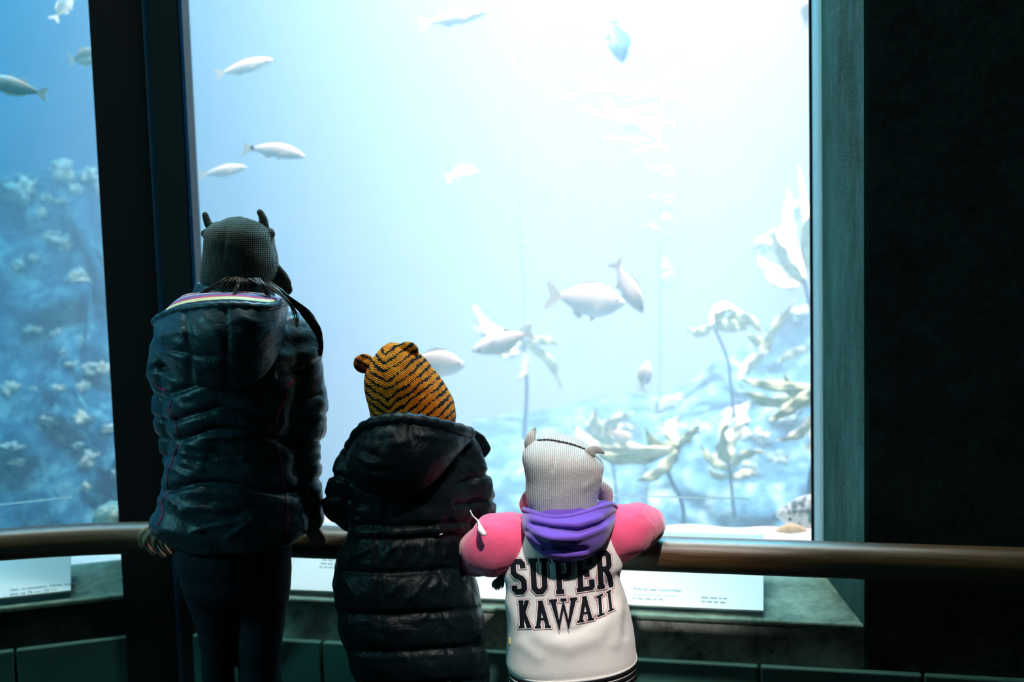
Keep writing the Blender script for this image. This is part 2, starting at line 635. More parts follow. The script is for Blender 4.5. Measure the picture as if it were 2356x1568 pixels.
def knit(name, col, col2, rows, ribs, rough=0.95, ds=0.6, rw=0.5):
    """knit wool: rows along z, ribs around"""
    t = NT(name)
    t.b.inputs['Roughness'].default_value = rough
    t.b.inputs['Specular IOR Level'].default_value = 0.1
    t.b.inputs['Sheen Weight'].default_value = 0.25
    c = t.coords()
    w1 = t.n('ShaderNodeTexWave', wave_type='BANDS', bands_direction='Z', i_Scale=rows, i_Distortion=1.0)
    w2 = t.n('ShaderNodeTexWave', wave_type='BANDS', bands_direction='X', i_Scale=ribs, i_Distortion=0.6)
    t.l(c, w1.inputs['Vector']); t.l(c, w2.inputs['Vector'])
    nz = t.n('ShaderNodeTexNoise', i_Scale=160.0, i_Detail=3.0)
    t.l(c, nz.inputs['Vector'])
    h = t.math('ADD', t.math('MULTIPLY', w1.outputs[1] if len(w1.outputs) > 1 else w1.outputs[0], rw), t.math('MULTIPLY', w2.outputs[1] if len(w2.outputs) > 1 else w2.outputs[0], 1 - rw))
    h = t.math('ADD', t.math('MULTIPLY', h, 0.7), t.math('MULTIPLY', nz.outputs[0], 0.5))
    t.l(t.ramp(h, [(0.3, col2), (0.75, col)]), t.b.inputs['Base Color'])
    t.bump(h, ds, 0.004)
    return t.m


M['knit_char'] = knit('charcoal_knit', (0.060, 0.072, 0.058), (0.022, 0.028, 0.023), 75, 95)
M['knit_grey'] = knit('grey_rib_knit', (0.50, 0.50, 0.48), (0.30, 0.30, 0.30), 75, 80, ds=0.4, rw=0.12)
M['knit_seam'] = simple('dark_knit_seam', (0.04, 0.04, 0.042), 0.95, 0.1)


def tiger():
    t = NT('tiger_stripe_knit')
    t.b.inputs['Roughness'].default_value = 0.95
    t.b.inputs['Specular IOR Level'].default_value = 0.1
    t.b.inputs['Sheen Weight'].default_value = 0.06
    uv = t.n('ShaderNodeAttribute', attribute_name='hat')      # x across the head, y up the head, in metres
    sn = t.n('ShaderNodeVectorMath', operation='SNAP')
    sn.inputs[1].default_value = (0.0030, 0.0030, 0.0030)
    t.l(uv.outputs['Vector'], sn.inputs[0])
    sp = t.n('ShaderNodeSeparateXYZ')
    t.l(sn.outputs[0], sp.inputs[0])
    ax = t.math('ABSOLUTE', sp.outputs[0])
    u = t.math('SUBTRACT', sp.outputs[1], t.math('MULTIPLY', ax, 0.62))
    nz = t.n('ShaderNodeTexNoise', i_Scale=38.0, i_Detail=2.0)
    t.l(sn.outputs[0], nz.inputs['Vector'])
    nz2 = t.n('ShaderNodeTexNoise', i_Scale=22.0, i_Detail=1.0)
    t.l(sn.outputs[0], nz2.inputs['Vector'])
    u2 = t.math('ADD', u, t.math('MULTIPLY', nz.outputs[0], 0.016))
    s = t.math('SINE', t.math('MULTIPLY', u2, 2 * math.pi / 0.0168))
    s = t.math('ADD', s, t.math('MULTIPLY', t.math('SUBTRACT', nz2.outputs[0], 0.5), 2.0))
    f = t.math('GREATER_THAN', s, 0.45)
    nz3 = t.n('ShaderNodeTexNoise', i_Scale=60.0, i_Detail=2.0)
    t.l(uv.outputs['Vector'], nz3.inputs['Vector'])
    org = t.ramp(nz3.outputs[0], [(0.3, (0.72, 0.16, 0.008)), (0.7, (1.0, 0.31, 0.015))])
    mx = t.n('ShaderNodeMix', data_type='RGBA')
    t.l(f, mx.inputs[0]); t.l(org, mx.inputs[6])
    mx.inputs[7].default_value = (0.012, 0.010, 0.010, 1)
    t.l(mx.outputs[2], t.b.inputs['Base Color'])
    w1 = t.n('ShaderNodeTexWave', wave_type='BANDS', bands_direction='DIAGONAL', i_Scale=110.0, i_Distortion=3.0)
    t.l(uv.outputs['Vector'], w1.inputs['Vector'])
    t.bump(w1.outputs[1], 0.5, 0.004)
    return t.m


M['tiger'] = tiger()


def lining():
    t = NT('striped_fleece_lining')
    t.b.inputs['Roughness'].default_value = 0.95
    tc = t.n('ShaderNodeTexCoord')
    sp = t.n('ShaderNodeSeparateXYZ')
    t.l(tc.outputs['UV'], sp.inputs[0])
    nz = t.n('ShaderNodeTexNoise', i_Scale=30.0)
    t.l(tc.outputs['UV'], nz.inputs['Vector'])
    v = t.math('ADD', sp.outputs[1], t.math('MULTIPLY', nz.outputs[0], 0.02))
    v = t.math('FRACT', t.math('MULTIPLY', v, 1.25))
    wht, ylw, pnk, nav, lil, blu = (0.78, 0.78, 0.78), (0.80, 0.76, 0.42), (0.62, 0.09, 0.20), (0.015, 0.03, 0.06), (0.55, 0.45, 0.55), (0.12, 0.16, 0.42)
    t.l(t.ramp(v, [(0.0, wht), (0.14, nav), (0.26, ylw), (0.42, pnk), (0.54, blu), (0.68, lil), (0.82, nav), (0.92, pnk)], 'CONSTANT'), t.b.inputs['Base Color'])
    return t.m


M['lining'] = lining()

# ------------------------------------------------------------------ the building
WN = Vector((0.235, 1, 0)).normalized()          # main window wall, pointing into the tank
WT = Vector((1, -0.235, 0)).normalized()         # along it, to the right
W0 = 2.65                                      # Y + 0.235 X of its front face
def wall_c(y0): return y0 / math.sqrt(1 + 0.235 ** 2)
LN = Vector((-0.31, 1, 0)).normalized()        # left window wall
LT = Vector((1, 0.31, 0)).normalized()
CORNER = hit_plane(325, 700, WN, wall_c(W0)); CORNER.z = 0
LC = LN.dot(CORNER)
UPV = Vector((0, 0, 1))
CEIL = 5.0
GLASS_D = 0.30

# sill line on the main wall from the photograph
sillF = hit_plane(1990, 1436, WN, wall_c(W0)).z            # front edge height
glass_c = wall_c(W0) + GLASS_D
sillB = hit_plane(1886, 1312, WN, glass_c).z               # height at the glass
pR_front = hit_plane(1988, 800, WN, wall_c(W0))
pR_back = hit_plane(1884, 800, WN, glass_c)
pL_front = hit_plane(428, 420, WN, wall_c(W0))
pL_back = hit_plane(448, 420, WN, glass_c)
for q in (pR_front, pR_back, pL_front, pL_back): q.z = 0
WTOP = 4.6
print('sill', sillF, sillB, 'corner', CORNER, 'R', pR_front, pR_back, 'L', pL_front, pL_back)


def along(p, n_off=0.0, t_off=0.0, N=WN, T=WT):
    return p + N * n_off + T * t_off


far_right = pR_front + WT * 1.6
# right pier, concrete with lit reveal
def poly_prism(name, pts, z0, z1, mat, parent=None, smooth=False):
    v, f = prism_vf([(p.x, p.y) for p in pts], z0, z1)
    return mesh_obj(name, v, f, mat, parent, smooth)


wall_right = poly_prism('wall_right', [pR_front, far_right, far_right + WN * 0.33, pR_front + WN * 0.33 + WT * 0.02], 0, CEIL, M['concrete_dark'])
tag(wall_right, kind='structure')
rv = [pR_front + WT * 0.004 - WN * 0.002, pR_front + WT * 0.012 + WN * 0.0, pR_back + WT * 0.03, pR_back]
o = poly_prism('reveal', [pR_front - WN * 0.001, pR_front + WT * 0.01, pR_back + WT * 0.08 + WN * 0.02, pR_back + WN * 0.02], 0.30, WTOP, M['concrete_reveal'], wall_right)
# lintel above main window and parapet below
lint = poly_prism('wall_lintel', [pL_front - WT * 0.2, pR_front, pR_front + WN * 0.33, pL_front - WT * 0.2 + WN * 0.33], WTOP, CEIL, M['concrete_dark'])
tag(lint, kind='structure')

# parapet: concrete band under the sill, sill slab with slope
wall_front = poly_prism('wall_front', [CORNER, far_right, far_right + WN * 0.30, CORNER + WN * 0.30], 0, sillF - 0.008, M['concrete_band'])
tag(wall_front, kind='structure')
sv = []
for (a, z) in ((pL_front, sillF), (pR_front, sillF), (pR_back + WN * 0.03, sillB), (pL_back + WN * 0.03, sillB)):
    sv.append(Vector((a.x, a.y, z)))
sb = [Vector((q.x, q.y, sillF - 0.012)) for q in sv]
# small overhang at the front
for k in (0, 1):
    sv[k] = sv[k] - WN * 0.004; sb[k] = sb[k] - WN * 0.004
sill = mesh_obj('sill', sv + sb, [(0, 1, 2, 3), (7, 6, 5, 4), (0, 4, 5, 1), (1, 5, 6, 2), (2, 6, 7, 3), (3, 7, 4, 0)], M['concrete'], wall_front, False)
bevel(sill, 0.004)

# green panels below the concrete band, with pale top edges
ptop_a = hit_plane(650, 1471, WN, wall_c(W0) - 0.02); ptop_b = hit_plane(1698, 1530, WN, wall_c(W0) - 0.02)
PANEL_TOP = (ptop_a.z + ptop_b.z) / 2
joints = [hit_plane(x, 1550, WN, wall_c(W0) - 0.02) for x in (444, 742)]
pitch_ = (joints[1] - joints[0]).dot(WT)
base = joints[0] - WT * pitch_ * 2
base.z = 0
print('panel top', PANEL_TOP, 'pitch', pitch_, ptop_a.z, ptop_b.z)
for k in range(9):
    a = base + WT * (pitch_ * k + 0.003); b = base + WT * (pitch_ * (k + 1) - 0.003)
    if (a - CORNER).dot(WT) < 0.0: a = CORNER + WT * 0.045 - WN * 0.0; a.z = 0
    if (b - a).dot(WT) < 0.05: continue
    a = a - WN * ((a - CORNER).dot(WN)); b = b - WN * ((b - CORNER).dot(WN))
    c = (a + b) / 2 - WN * 0.010
    v, f = box_vf(Vector((c.x, c.y, PANEL_TOP / 2 + 0.03)), WT, WN, UPV, (b - a).length / 2, 0.0105, PANEL_TOP / 2 - 0.03)
    bevel(mesh_obj('wall_panel', v, f, M['panel'], wall_front, False), 0.004)

# left wall
wall_left = empty('wall_left', (0, 0, 0))
tag(wall_left, kind='structure')
Lfar = CORNER - LT * 2.6
lwR_front = hit_plane(250, 700, LN, LC); lwR_front.z = 0
lwR_back = hit_plane(255, 700, LN, LC + GLASS_D); lwR_back.z = 0
lsillF = hit_plane(165, 1379, LN, LC).z
lsillB = hit_plane(288, 1291, LN, LC + GLASS_D).z
print('left sill', lsillF, lsillB)
Lwin = CORNER - LT * 2.1
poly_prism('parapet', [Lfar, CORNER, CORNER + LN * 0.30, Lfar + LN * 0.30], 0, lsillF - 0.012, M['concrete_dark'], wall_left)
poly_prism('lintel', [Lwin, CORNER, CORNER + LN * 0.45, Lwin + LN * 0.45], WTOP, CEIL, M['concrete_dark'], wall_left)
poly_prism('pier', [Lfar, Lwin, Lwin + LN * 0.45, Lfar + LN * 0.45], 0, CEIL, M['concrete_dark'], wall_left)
a, b = Lwin, lwR_front
sv = [Vector((q.x, q.y, z)) for q, z in ((a - LN * .004, lsillF), (b - LN * .004, lsillF), (lwR_back + LN * .03, lsillB), (a + LN * (GLASS_D + .03), lsillB))]
sb = [Vector((q.x, q.y, lsillF - 0.014)) for q in sv]
bevel(mesh_obj('sill', sv + sb, [(0, 1, 2, 3), (7, 6, 5, 4), (0, 4, 5, 1), (1, 5, 6, 2), (2, 6, 7, 3), (3, 7, 4, 0)], M['concrete'], wall_left, False), 0.004)
for k in range(8):
    c0 = CORNER - LT * (0.05 + 0.29 * k)
    c = c0 - LT * 0.14 - LN * 0.010
    v, f = box_vf(Vector((c.x, c.y, PANEL_TOP / 2 + 0.03)), LT, LN, UPV, 0.142, 0.0105, PANEL_TOP / 2 - 0.03)
    bevel(mesh_obj('wall_panel', v, f, M['panel'], wall_left, False), 0.004)

# dark corner column between the two windows: two faces and the narrow step between them
col = empty('window_column', (CORNER.x, CORNER.y, 0))
tag(col, 'tall black column in the corner between both aquarium windows', 'column')
stepL = CORNER + LT * 0.0 - LN * 0.030
lf = hit_plane(244, 700, LN, LC - 0.030); lf.z = 0
stepR = stepL + WN * 0.0
# left half stands 3 cm proud
edge_px = hit_plane(357, 560, LN, LC - 0.030); edge_px.z = 0
vL = [lf, edge_px, edge_px + WN * 0.04, lwR_back + LN * 0.03, lwR_back]
poly_prism('column_face', vL, 0.0, CEIL, M['column'], col)
e2 = edge_px + WN * 0.004
# step strip catching the light of the main window
se = hit_plane(371, 560, WN, wall_c(W0) - 0.004); se.z = 0
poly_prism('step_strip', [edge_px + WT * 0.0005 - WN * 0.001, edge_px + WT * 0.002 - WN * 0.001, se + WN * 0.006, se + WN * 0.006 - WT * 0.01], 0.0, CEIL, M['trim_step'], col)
poly_prism('column_face', [se, pL_front, pL_back + WN * 0.03 - WT * 0.006, lwR_back + LN * 0.03], 0.0, CEIL, M['column'], col)
poly_prism('reveal', [pL_front + WN * 0.003, pL_front + WT * 0.002 + WN * 0.003, pL_back + WT * 0.002, pL_back - WT * 0.004], sillF, WTOP, M['trim_blue'], col)

# windows
window_1 = empty('window_1', (0, 0, 0)); tag(window_1, kind='structure')
def pane(name, a, b, zb, zt, N, parent):
    c = (a + b) / 2 + N * 0.02
    T = (b - a).normalized()
    v, f = box_vf(Vector((c.x, c.y, (zb + zt) / 2)), T, N, UPV, (b - a).length / 2, 0.0005, (zt - zb) / 2)
    # a single sheet seen face-on: keep the front sheet only
    return mesh_obj(name, [v[0], v[4], v[5], v[1]], [(0, 1, 2, 3)], M['glass'], parent, False)
pane('pane', pL_back, pR_back, sillB, WTOP, WN, window_1)
def bar(name, p, z0, z1, w, d, N, T, mat, parent):
    v, f = box_vf(Vector((p.x, p.y, (z0 + z1) / 2)), T, N, UPV, w / 2, d / 2, (z1 - z0) / 2)
    return bevel(mesh_obj(name, v, f, mat, parent, False), 0.0015)
fa = pR_back - WT * 0.013 - WN * 0.006; fb = pR_back + WT * 0.013 - WN * 0.014
mesh_obj('frame', [Vector((fa.x, fa.y, sillB)), Vector((fb.x, fb.y, sillB)), Vector((fb.x, fb.y, WTOP)), Vector((fa.x, fa.y, WTOP))], [(0, 1, 2, 3)], M['acrylic_edge'], window_1, False)
bar('gasket', pR_back - WT * 0.0165 - WN * 0.004, sillB, WTOP, 0.007, 0.014, WN, WT, M['gasket'], window_1)
bar('gasket', pL_back + WT * 0.003 - WN * 0.004, sillB, WTOP, 0.006, 0.014, WN, WT, M['gasket'], window_1)
window_2 = empty('window_2', (0, 0, 0)); tag(window_2, kind='structure')
Lwb = Lwin + LN * GLASS_D
pane('pane', Lwb, lwR_back, lsillB, WTOP, LN, window_2)
# thin pale tubes imitating a reflected line in the glass of both windows
def reflection_line(px0, py0, px1, py1, N, c, parent):
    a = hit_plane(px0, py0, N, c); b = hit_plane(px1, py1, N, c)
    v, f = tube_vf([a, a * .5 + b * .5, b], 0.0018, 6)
    return mesh_obj('pane_reflection', v, f, M['acrylic_edge'], parent)
reflection_line(1120, 1132, 1722, 1147, WN, glass_c + 0.03, window_1)
reflection_line(-160, 1176, 165, 1143, LN, LC + GLASS_D + 0.03, window_2)

# rest of the visitor room, behind and beside the camera
RX0, RX1, RY0 = Lfar.x + 0.02, far_right.x - 0.02, -2.4
def slab(name, x0, x1, y0, y1, z0, z1, mat):
    v, f = box_vf(Vector(((x0 + x1) / 2, (y0 + y1) / 2, (z0 + z1) / 2)), R0, Vector((0, 1, 0)), UPV, (x1 - x0) / 2, (y1 - y0) / 2, (z1 - z0) / 2)
    return tag(mesh_obj(name, v, f, mat, None, False), kind='structure')
slab('floor', RX0 - .3, RX1 + .3, RY0 - .2, 3.3, -0.1, 0.0, M['floor'])
slab('ceiling', RX0 - .3, RX1 + .3, RY0 - .2, 3.3, CEIL, CEIL + 0.1, M['room_wall'])
slab('wall_back', RX0 - .3, RX1 + .3, RY0 - .2, RY0, 0, CEIL, M['room_wall'])
slab('wall_side_left', RX0 - .3, RX0, RY0, Lfar.y + .2, 0, CEIL, M['room_wall'])
slab('wall_side_right', RX1, RX1 + .3, RY0, far_right.y + .2, 0, CEIL, M['room_wall'])

# ------------------------------------------------------------------ wooden hand rail
RAIL_OFF = 0.20
RR = 0.0365
rail_c = wall_c(W0) - RAIL_OFF
ctr = [(2356, 1290), (2100, 1286), (1750, 1281), (1500, 1276)]
rz = hit_plane(1750, 1281, WN, rail_c).z
rz2 = hit_plane(700, 1245, WN, rail_c).z
print('rail z', rz, rz2)
RZ = (rz + rz2) / 2
Rs = hit_plane(2356, 1290, WN, rail_c) + WT * 0.9
Rc = CORNER - WN * RAIL_OFF
Rc = CORNER - (WN + LN).normalized() * (RAIL_OFF / math.cos(math.acos(WN.dot(LN)) / 2))
RLT = Vector((1, 0.19, 0)).normalized()      # the rail swings out less than the wall behind it
pA = Rc + WT * 0.20; pB = Rc - RLT * 0.24
pts = []
n_straight = 60
Re = Rc - RLT * 1.7
p0 = Vector((Rs.x, Rs.y, RZ)); p1 = Vector((pA.x, pA.y, RZ))
off = (p0 - CORNER).dot(WN) + RAIL_OFF
p0 -= WN * off
for i in range(n_straight): pts.append(p0.lerp(p1, i / n_straight))
q1 = Vector((Rc.x, Rc.y, RZ)); q2 = Vector((pB.x, pB.y, RZ))
for i in range(21):
    t = i / 20
    pts.append(p1 * (1 - t) ** 2 + q1 * (2 * t * (1 - t)) + q2 * t * t)
qe = Vector((Re.x, Re.y, RZ))
for i in range(1, 30): pts.append(q2.lerp(qe, i / 29))
# rail is built from joined lengths of timber
def rail_part(sub, name, parent):
    v, f = tube_vf(sub, RR, 28, 1.0, up=(0, 0, 1))
    uvs = []
    L = 0
    for i, p in enumerate(sub):
        if i: L += (sub[i] - sub[i - 1]).length
        for k in range(28): uvs.append((L, k / 28 * 0.25))
    return mesh_obj(name, v, f, M['wood'], parent, True, uvs)
rail = empty('hand_rail', (0, 0, 0))
tag(rail, 'thick round varnished wooden handrail running in front of both windows', 'handrail')
brk = [0, n_straight + 6, n_straight + 20 + 9, len(pts) - 1]
for i in range(len(pts)):
    pass
for a, b in zip(brk[:-1], brk[1:]):
    rail_part([p for p in pts[a:b + 1]], 'rail_length', rail)
for k in brk[1:-1]:
    d = (pts[k + 1] - pts[k - 1]).normalized()
    v, f = tube_vf([pts[k] - d * 0.0007, pts[k] + d * 0.0007], RR + 0.0002, 28, 1.0, up=(0, 0, 1))
    mesh_obj('rail_joint', v, f, M['seam'], rail)
# brackets to the wall (hidden behind the rail from here)
for bx in (1320, 960, 520):
    p = hit_plane(bx, 1260, WN, rail_c); p.z = RZ
    c = [tuple(p + Vector((0, 0, -0.025))) + (0.012,), tuple(p + WN * 0.05 + Vector((0, 0, -0.09))) + (0.012,), tuple(p + WN * 0.16 + Vector((0, 0, -0.34))) + (0.012,), tuple(p + WN * 0.206 + Vector((0, 0, -0.36))) + (0.014,)]
    v, f = smooth_tube_vf(c, 14, 10)
    mesh_obj('bracket', v, f, M['gasket'], rail)

# ------------------------------------------------------------------ information signs on the sills
def font_mesh(txt, size):
    cu = bpy.data.curves.new('t', 'FONT')
    cu.body = txt; cu.size = size; cu.resolution_u = 3
    o = bpy.data.objects.new('t', cu); COL.objects.link(o)
    me = bpy.data.meshes.new_from_object(o.evaluated_get(bpy.context.evaluated_depsgraph_get()))
    bpy.data.objects.remove(o)
    return me


def sign(name, label, TL, TR, BL, BR, texts, parent_group):
    """four corners in world space; texts: list of (u0, v0, size_m, string or None/width, mat)"""
    ax = (BR - BL).normalized(); ay = (TL - BL); h = ay.length; ay = (ay - ax * ay.dot(ax)).normalized()
    nz = ax.cross(ay).normalized()
    if nz.z < 0: nz = -nz
    root = empty(name, BL)
    tag(root, label, 'sign', parent_group)
    v = [BL, BR, TR, TL]; v2 = [q - nz * 0.006 for q in v]
    bevel(mesh_obj('board', v + v2, [(0, 1, 2, 3), (7, 6, 5, 4), (0, 4, 5, 1), (1, 5, 6, 2), (2, 6, 7, 3), (3, 7, 4, 0)], M['sign'], root, False), 0.0012)
    for (u, vv, size, txt, mat) in texts:
        o_ = BL + ax * u + ay * vv + nz * 0.0009
        if isinstance(txt, str):
            me = font_mesh(txt, size)
            for vx in me.vertices:
                c = vx.co.copy()
                vx.co = o_ + ax * c.x + ay * c.y
            me_obj('lettering', me, M[mat], root, False)
        else:
            for (u0, u1) in txt:
                q = [o_ + ax * u0, o_ + ax * u1, o_ + ax * u1 + ay * size, o_ + ax * u0 + ay * size]
                mesh_obj('lettering', q, [(0, 1, 2, 3)], M[mat], root, False)
    return root


def on_sign_plane(px, py, BL, ax, ay, nz):
    return hit_plane(px, py, nz, nz.dot(BL))


sgn_front = wall_c(W0) + 0.012
br = hit_plane(1757, 1404, WN, sgn_front)
bl = hit_plane(905, 1370, WN, sgn_front); bl.z = br.z
topc = wall_c(W0) + 0.22
tr_ = hit_plane(1757, 1229, WN, topc); tl = bl + (tr_ - br)
# bottom edge height from the photograph, level
zs = br.z
print('sign z', br.z, tr_.z)
ax = (br - bl).normalized(); ay = (tl - bl).normalized(); nzv = ax.cross(ay).normalized()
def uv_of(px, py, BL):
    q = hit_plane(px, py, nzv, nzv.dot(BL)) - BL
    return q.dot(ax), q.dot(ay)
t1 = uv_of(1455, 1352, bl); t2 = uv_of(1455, 1364, bl); t3 = uv_of(1455, 1372, bl); t4 = uv_of(1614, 1369, bl); t5 = uv_of(1614, 1378, bl)
def dashes(total, n, seed):
    r = random.Random(seed); out = []; x = 0
    while x < total:
        w = r.uniform(.006, .016); out.append((x, min(x + w, total))); x += w + .004
    return out
sign('info_sign', 'long white species sign under the rail right of the pink-sleeved toddler', tl, tr_, bl, br,
     [(t1[0], t1[1], 0.0135, 'Warty sea cucumber', 'sign_text'), (t2[0], t2[1], 0.0095, 'Parastichopus parvimensis', 'sign_text_pale'),
      (t3[0], t3[1], 0.0035, dashes(.07, 6, 1), 'sign_text_pale'), (t4[0], t4[1], 0.0035, dashes(.06, 6, 2), 'sign_text_pale'), (t5[0], t5[1], 0.0035, dashes(.055, 6, 3), 'sign_text_pale')],
     'species signs on the sills')
bl2 = hit_plane(520, 1352, WN, sgn_front); bl2.z = zs
br2 = bl - WT * 0.006
sign('info_sign', 'white species sign on the sill between the girl and the long black coat', bl2 + (tr_ - br), br2 + (tr_ - br), bl2, br2,
     [(0.22, 0.10, 0.0035, dashes(.08, 6, 5), 'sign_text_pale'), (0.22, 0.088, 0.0035, dashes(.09, 6, 6), 'sign_text_pale'), (0.22, 0.076, 0.0035, dashes(.07, 6, 7), 'sign_text_pale')],
     'species signs on the sills')
lfront = LC + 0.012
lbr = hit_plane(163, 1357, LN, lfront); lbl = hit_plane(-500, 1440, LN, lfront); lbl.z = lbr.z
ltr = hit_plane(163, 1233, LN, LC + 0.20); ltl = lbl + (ltr - lbr)
ax = (lbr - lbl).normalized(); ay = (ltl - lbl).normalized(); nzv = ax.cross(ay).normalized()
a1 = uv_of(23, 1352, lbl); a2 = uv_of(23, 1362, lbl); a3 = uv_of(22, 1278, lbl)
sign('info_sign', 'pale green lit species sign at the left end below the curved rail', ltl, ltr, lbl, lbr,
     [(a1[0], a1[1], 0.0125, 'diet: crustaceans, fishes, molluscs', 'sign_text'), (a2[0], a2[1], 0.0125, 'size: to 75 cm (30 in)', 'sign_text'), (a3[0], a3[1], 0.004, dashes(.07, 6, 9), 'sign_text')],
     'species signs on the sills')

# ------------------------------------------------------------------ the tank: shell, water, sand ledge
TB = 6.6
tl_pt = Lwin + LN * (GLASS_D + 0.05); tr_pt = pR_back + WN * 0.05 + WT * 0.5
tank = empty('tank_shell', (0, 0, 0)); tag(tank, kind='structure')
def wall_strip(name, a, b, z0, z1, mat, parent):
    d = (b - a); n = Vector((d.y, -d.x, 0)).normalized()
    v, f = box_vf(Vector(((a.x + b.x) / 2, (a.y + b.y) / 2, (z0 + z1) / 2)), d.normalized(), n, UPV, d.length / 2, 0.05, (z1 - z0) / 2)
    return mesh_obj(name, v, f, mat, parent, False)
XL, XR = -4.2, 3.0
wall_strip('back_wall', Vector((-1.98, TB, 0)), Vector((XR, TB, 0)), -1.3, 4.8, M['tank_wall'], tank)
wall_strip('back_wall', Vector((XL, TB, 0)), Vector((-2.02, TB, 0)), -1.3, 4.8, M['tank_wall_water_tint'], tank)
wall_strip('side_wall', Vector((XL, 1.8, 0)), Vector((XL, TB, 0)), -1.3, 4.8, M['tank_wall_water_tint'], tank)
wall_strip('side_wall', Vector((XR, 2.0, 0)), Vector((XR, TB, 0)), -1.3, 4.8, M['tank_wall'], tank)
v, f = box_vf(Vector(((XL + XR) / 2, 4.9, -1.35)), R0, Vector((0, 1, 0)), UPV, (XR - XL) / 2, 1.9, 0.05)
mesh_obj('tank_floor', v, f, M['sand'], tank, False)
# water body between the panes and the back wall
cornerB = CORNER + (WN + LN).normalized() * (GLASS_D + 0.05)
wp = [Vector((XL + .05, (tl_pt + (tl_pt - Lwin) * 0).y, 0)), tl_pt, cornerB, tr_pt, Vector((XR - .05, tr_pt.y, 0)), Vector((XR - .05, TB - .05, 0)), Vector((XL + .05, TB - .05, 0))]
water = poly_prism('tank_water', wp, -1.28, 4.5, M['water'])
tag(water, 'hazy blue sea water filling the tank behind the glass', 'water', kind='stuff')


def ledge(name, a, b, N, zf, depth, label):
    """sand bank just inside the glass, lumpy, falling away at the back"""
    T = (b - a).normalized(); n1, n2 = 60, 16
    L = (b - a).length
    v, f = [], []
    for i in range(n1 + 1):
        for j in range(n2 + 1):
            t = j / n2
            p = a + T * (L * i / n1) + N * (0.03 + depth * t)
            z = zf - 0.02 + 0.03 * t * (1 - t) + 0.012 * noise.noise(Vector((p.x * 9, p.y * 9, 1.7)))
            if t > 0.8: z -= (t - 0.8) ** 2 * 9
            v.append(Vector((p.x, p.y, z)))
    for i in range(n1):
        for j in range(n2):
            q = i * (n2 + 1) + j
            f.append((q, q + 1, q + n2 + 2, q + n2 + 1))
    # skirt down to make it a solid bank
    base = len(v)
    v += [Vector((q.x, q.y, zf - 0.9)) for q in v[:base]]
    top = list(f)
    for i in range(n1):
        f.append((i * (n2 + 1), (i + 1) * (n2 + 1), base + (i + 1) * (n2 + 1), base + i * (n2 + 1)))
        q = i * (n2 + 1) + n2; q2 = (i + 1) * (n2 + 1) + n2
        f.append((q, base + q, base + q2, q2))
    o = mesh_obj(name, v, f, M['sand'])
    return tag(o, label, 'sand', kind='stuff')


ledge('sand_bank', pL_back + WT * 0.02, pR_back + WT * 0.35, WN, sillB, 0.55, 'white sand bank just inside the large window')
ledge('sand_bank', Lwin + LN * GLASS_D, lwR_back + LT * 0.02, LN, lsillB, 0.35, 'white sand bank just inside the left window')


# reef walls
def reef(name, label, quad, Ys, mat, amp, seed, n=(70, 60), taper=(0.0, 0.0)):
    """quad: pixel corners TL TR BR BL, Ys their depths; a lumpy rock slope with real depth behind it"""
    c = [P(q[0], q[1], y) for q, y in zip(quad, Ys)]
    v, f = [], []
    n1, n2 = n
    for i in range(n1 + 1):
        for j in range(n2 + 1):
            a, b = i / n1, j / n2
            p = (c[0] * (1 - a) + c[1] * a) * (1 - b) + (c[3] * (1 - a) + c[2] * a) * b
            bot = c[3] * (1 - a) + c[2] * a
            e = 1.0
            if taper[0]: e *= min(1, (a / taper[0])) ** 0.7
            if taper[1]: e *= min(1, ((1 - a) / taper[1])) ** 0.7
            e = e * (0.85 + 0.15 * noise.noise(Vector((a * 9, seed, 0))))if e < 1 else 1
            p = bot.lerp(p, e)
            s = Vector((p.x + seed, p.y, p.z))
            d = noise.fractal(s * 2.2, 0.9, 2.1, 5) * amp + abs(noise.noise(s * 5.0)) * amp * 0.6
            v.append(p + Vector((noise.noise(s * 3 + Vector((5, 0, 0))) * amp * 0.5, -d, noise.noise(s * 1.7 + Vector((0, 9, 0))) * amp * 1.2 * (1 - b) ** 2)))
    for i in range(n1):
        for j in range(n2):
            q = i * (n2 + 1) + j
            f.append((q, q + 1, q + n2 + 2, q + n2 + 1))
    # top and back: close it into a solid mass
    k = len(v)
    for i in range(n1 + 1):
        t = v[i * (n2 + 1)]; v.append(t + Vector((0, 0.5, -0.15)))
    for i in range(n1):
        f.append((i * (n2 + 1), (i + 1) * (n2 + 1), k + i + 1, k + i))
    k2 = len(v)
    for i in range(n1 + 1):
        b_ = v[i * (n2 + 1) + n2]; v.append(Vector((b_.x, b_.y + 0.6, b_.z)))
    for i in range(n1):
        f.append((k + i, k + i + 1, k2 + i + 1, k2 + i))
    o = mesh_obj(name, v, f, mat)
    return tag(o, label, 'rock')


reef_left = reef('reef_rock', 'dark blue mottled rock face seen through the left window', [(-700, 470), (470, 440), (470, 1330), (-700, 1330)], (5.0, 5.0, 4.0, 4.0), M['reef_dark'], 0.16, 3.0, taper=(0.0, 0.22))
reef_mid = reef('reef_rock', 'low bluish rock slope with growth behind the toddler in the large window', [(820, 960), (1620, 930), (1620, 1330), (820, 1330)], (5.6, 5.4, 4.5, 4.6), M['reef'], 0.16, 11.0, taper=(0.35, 0.0))
reef_right = reef('reef_rock', 'tall bluish rock slope at the right edge of the large window', [(1500, 880), (2250, 560), (2250, 1330), (1480, 1330)], (5.2, 5.0, 4.0, 4.3), M['reef'], 0.18, 21.0)


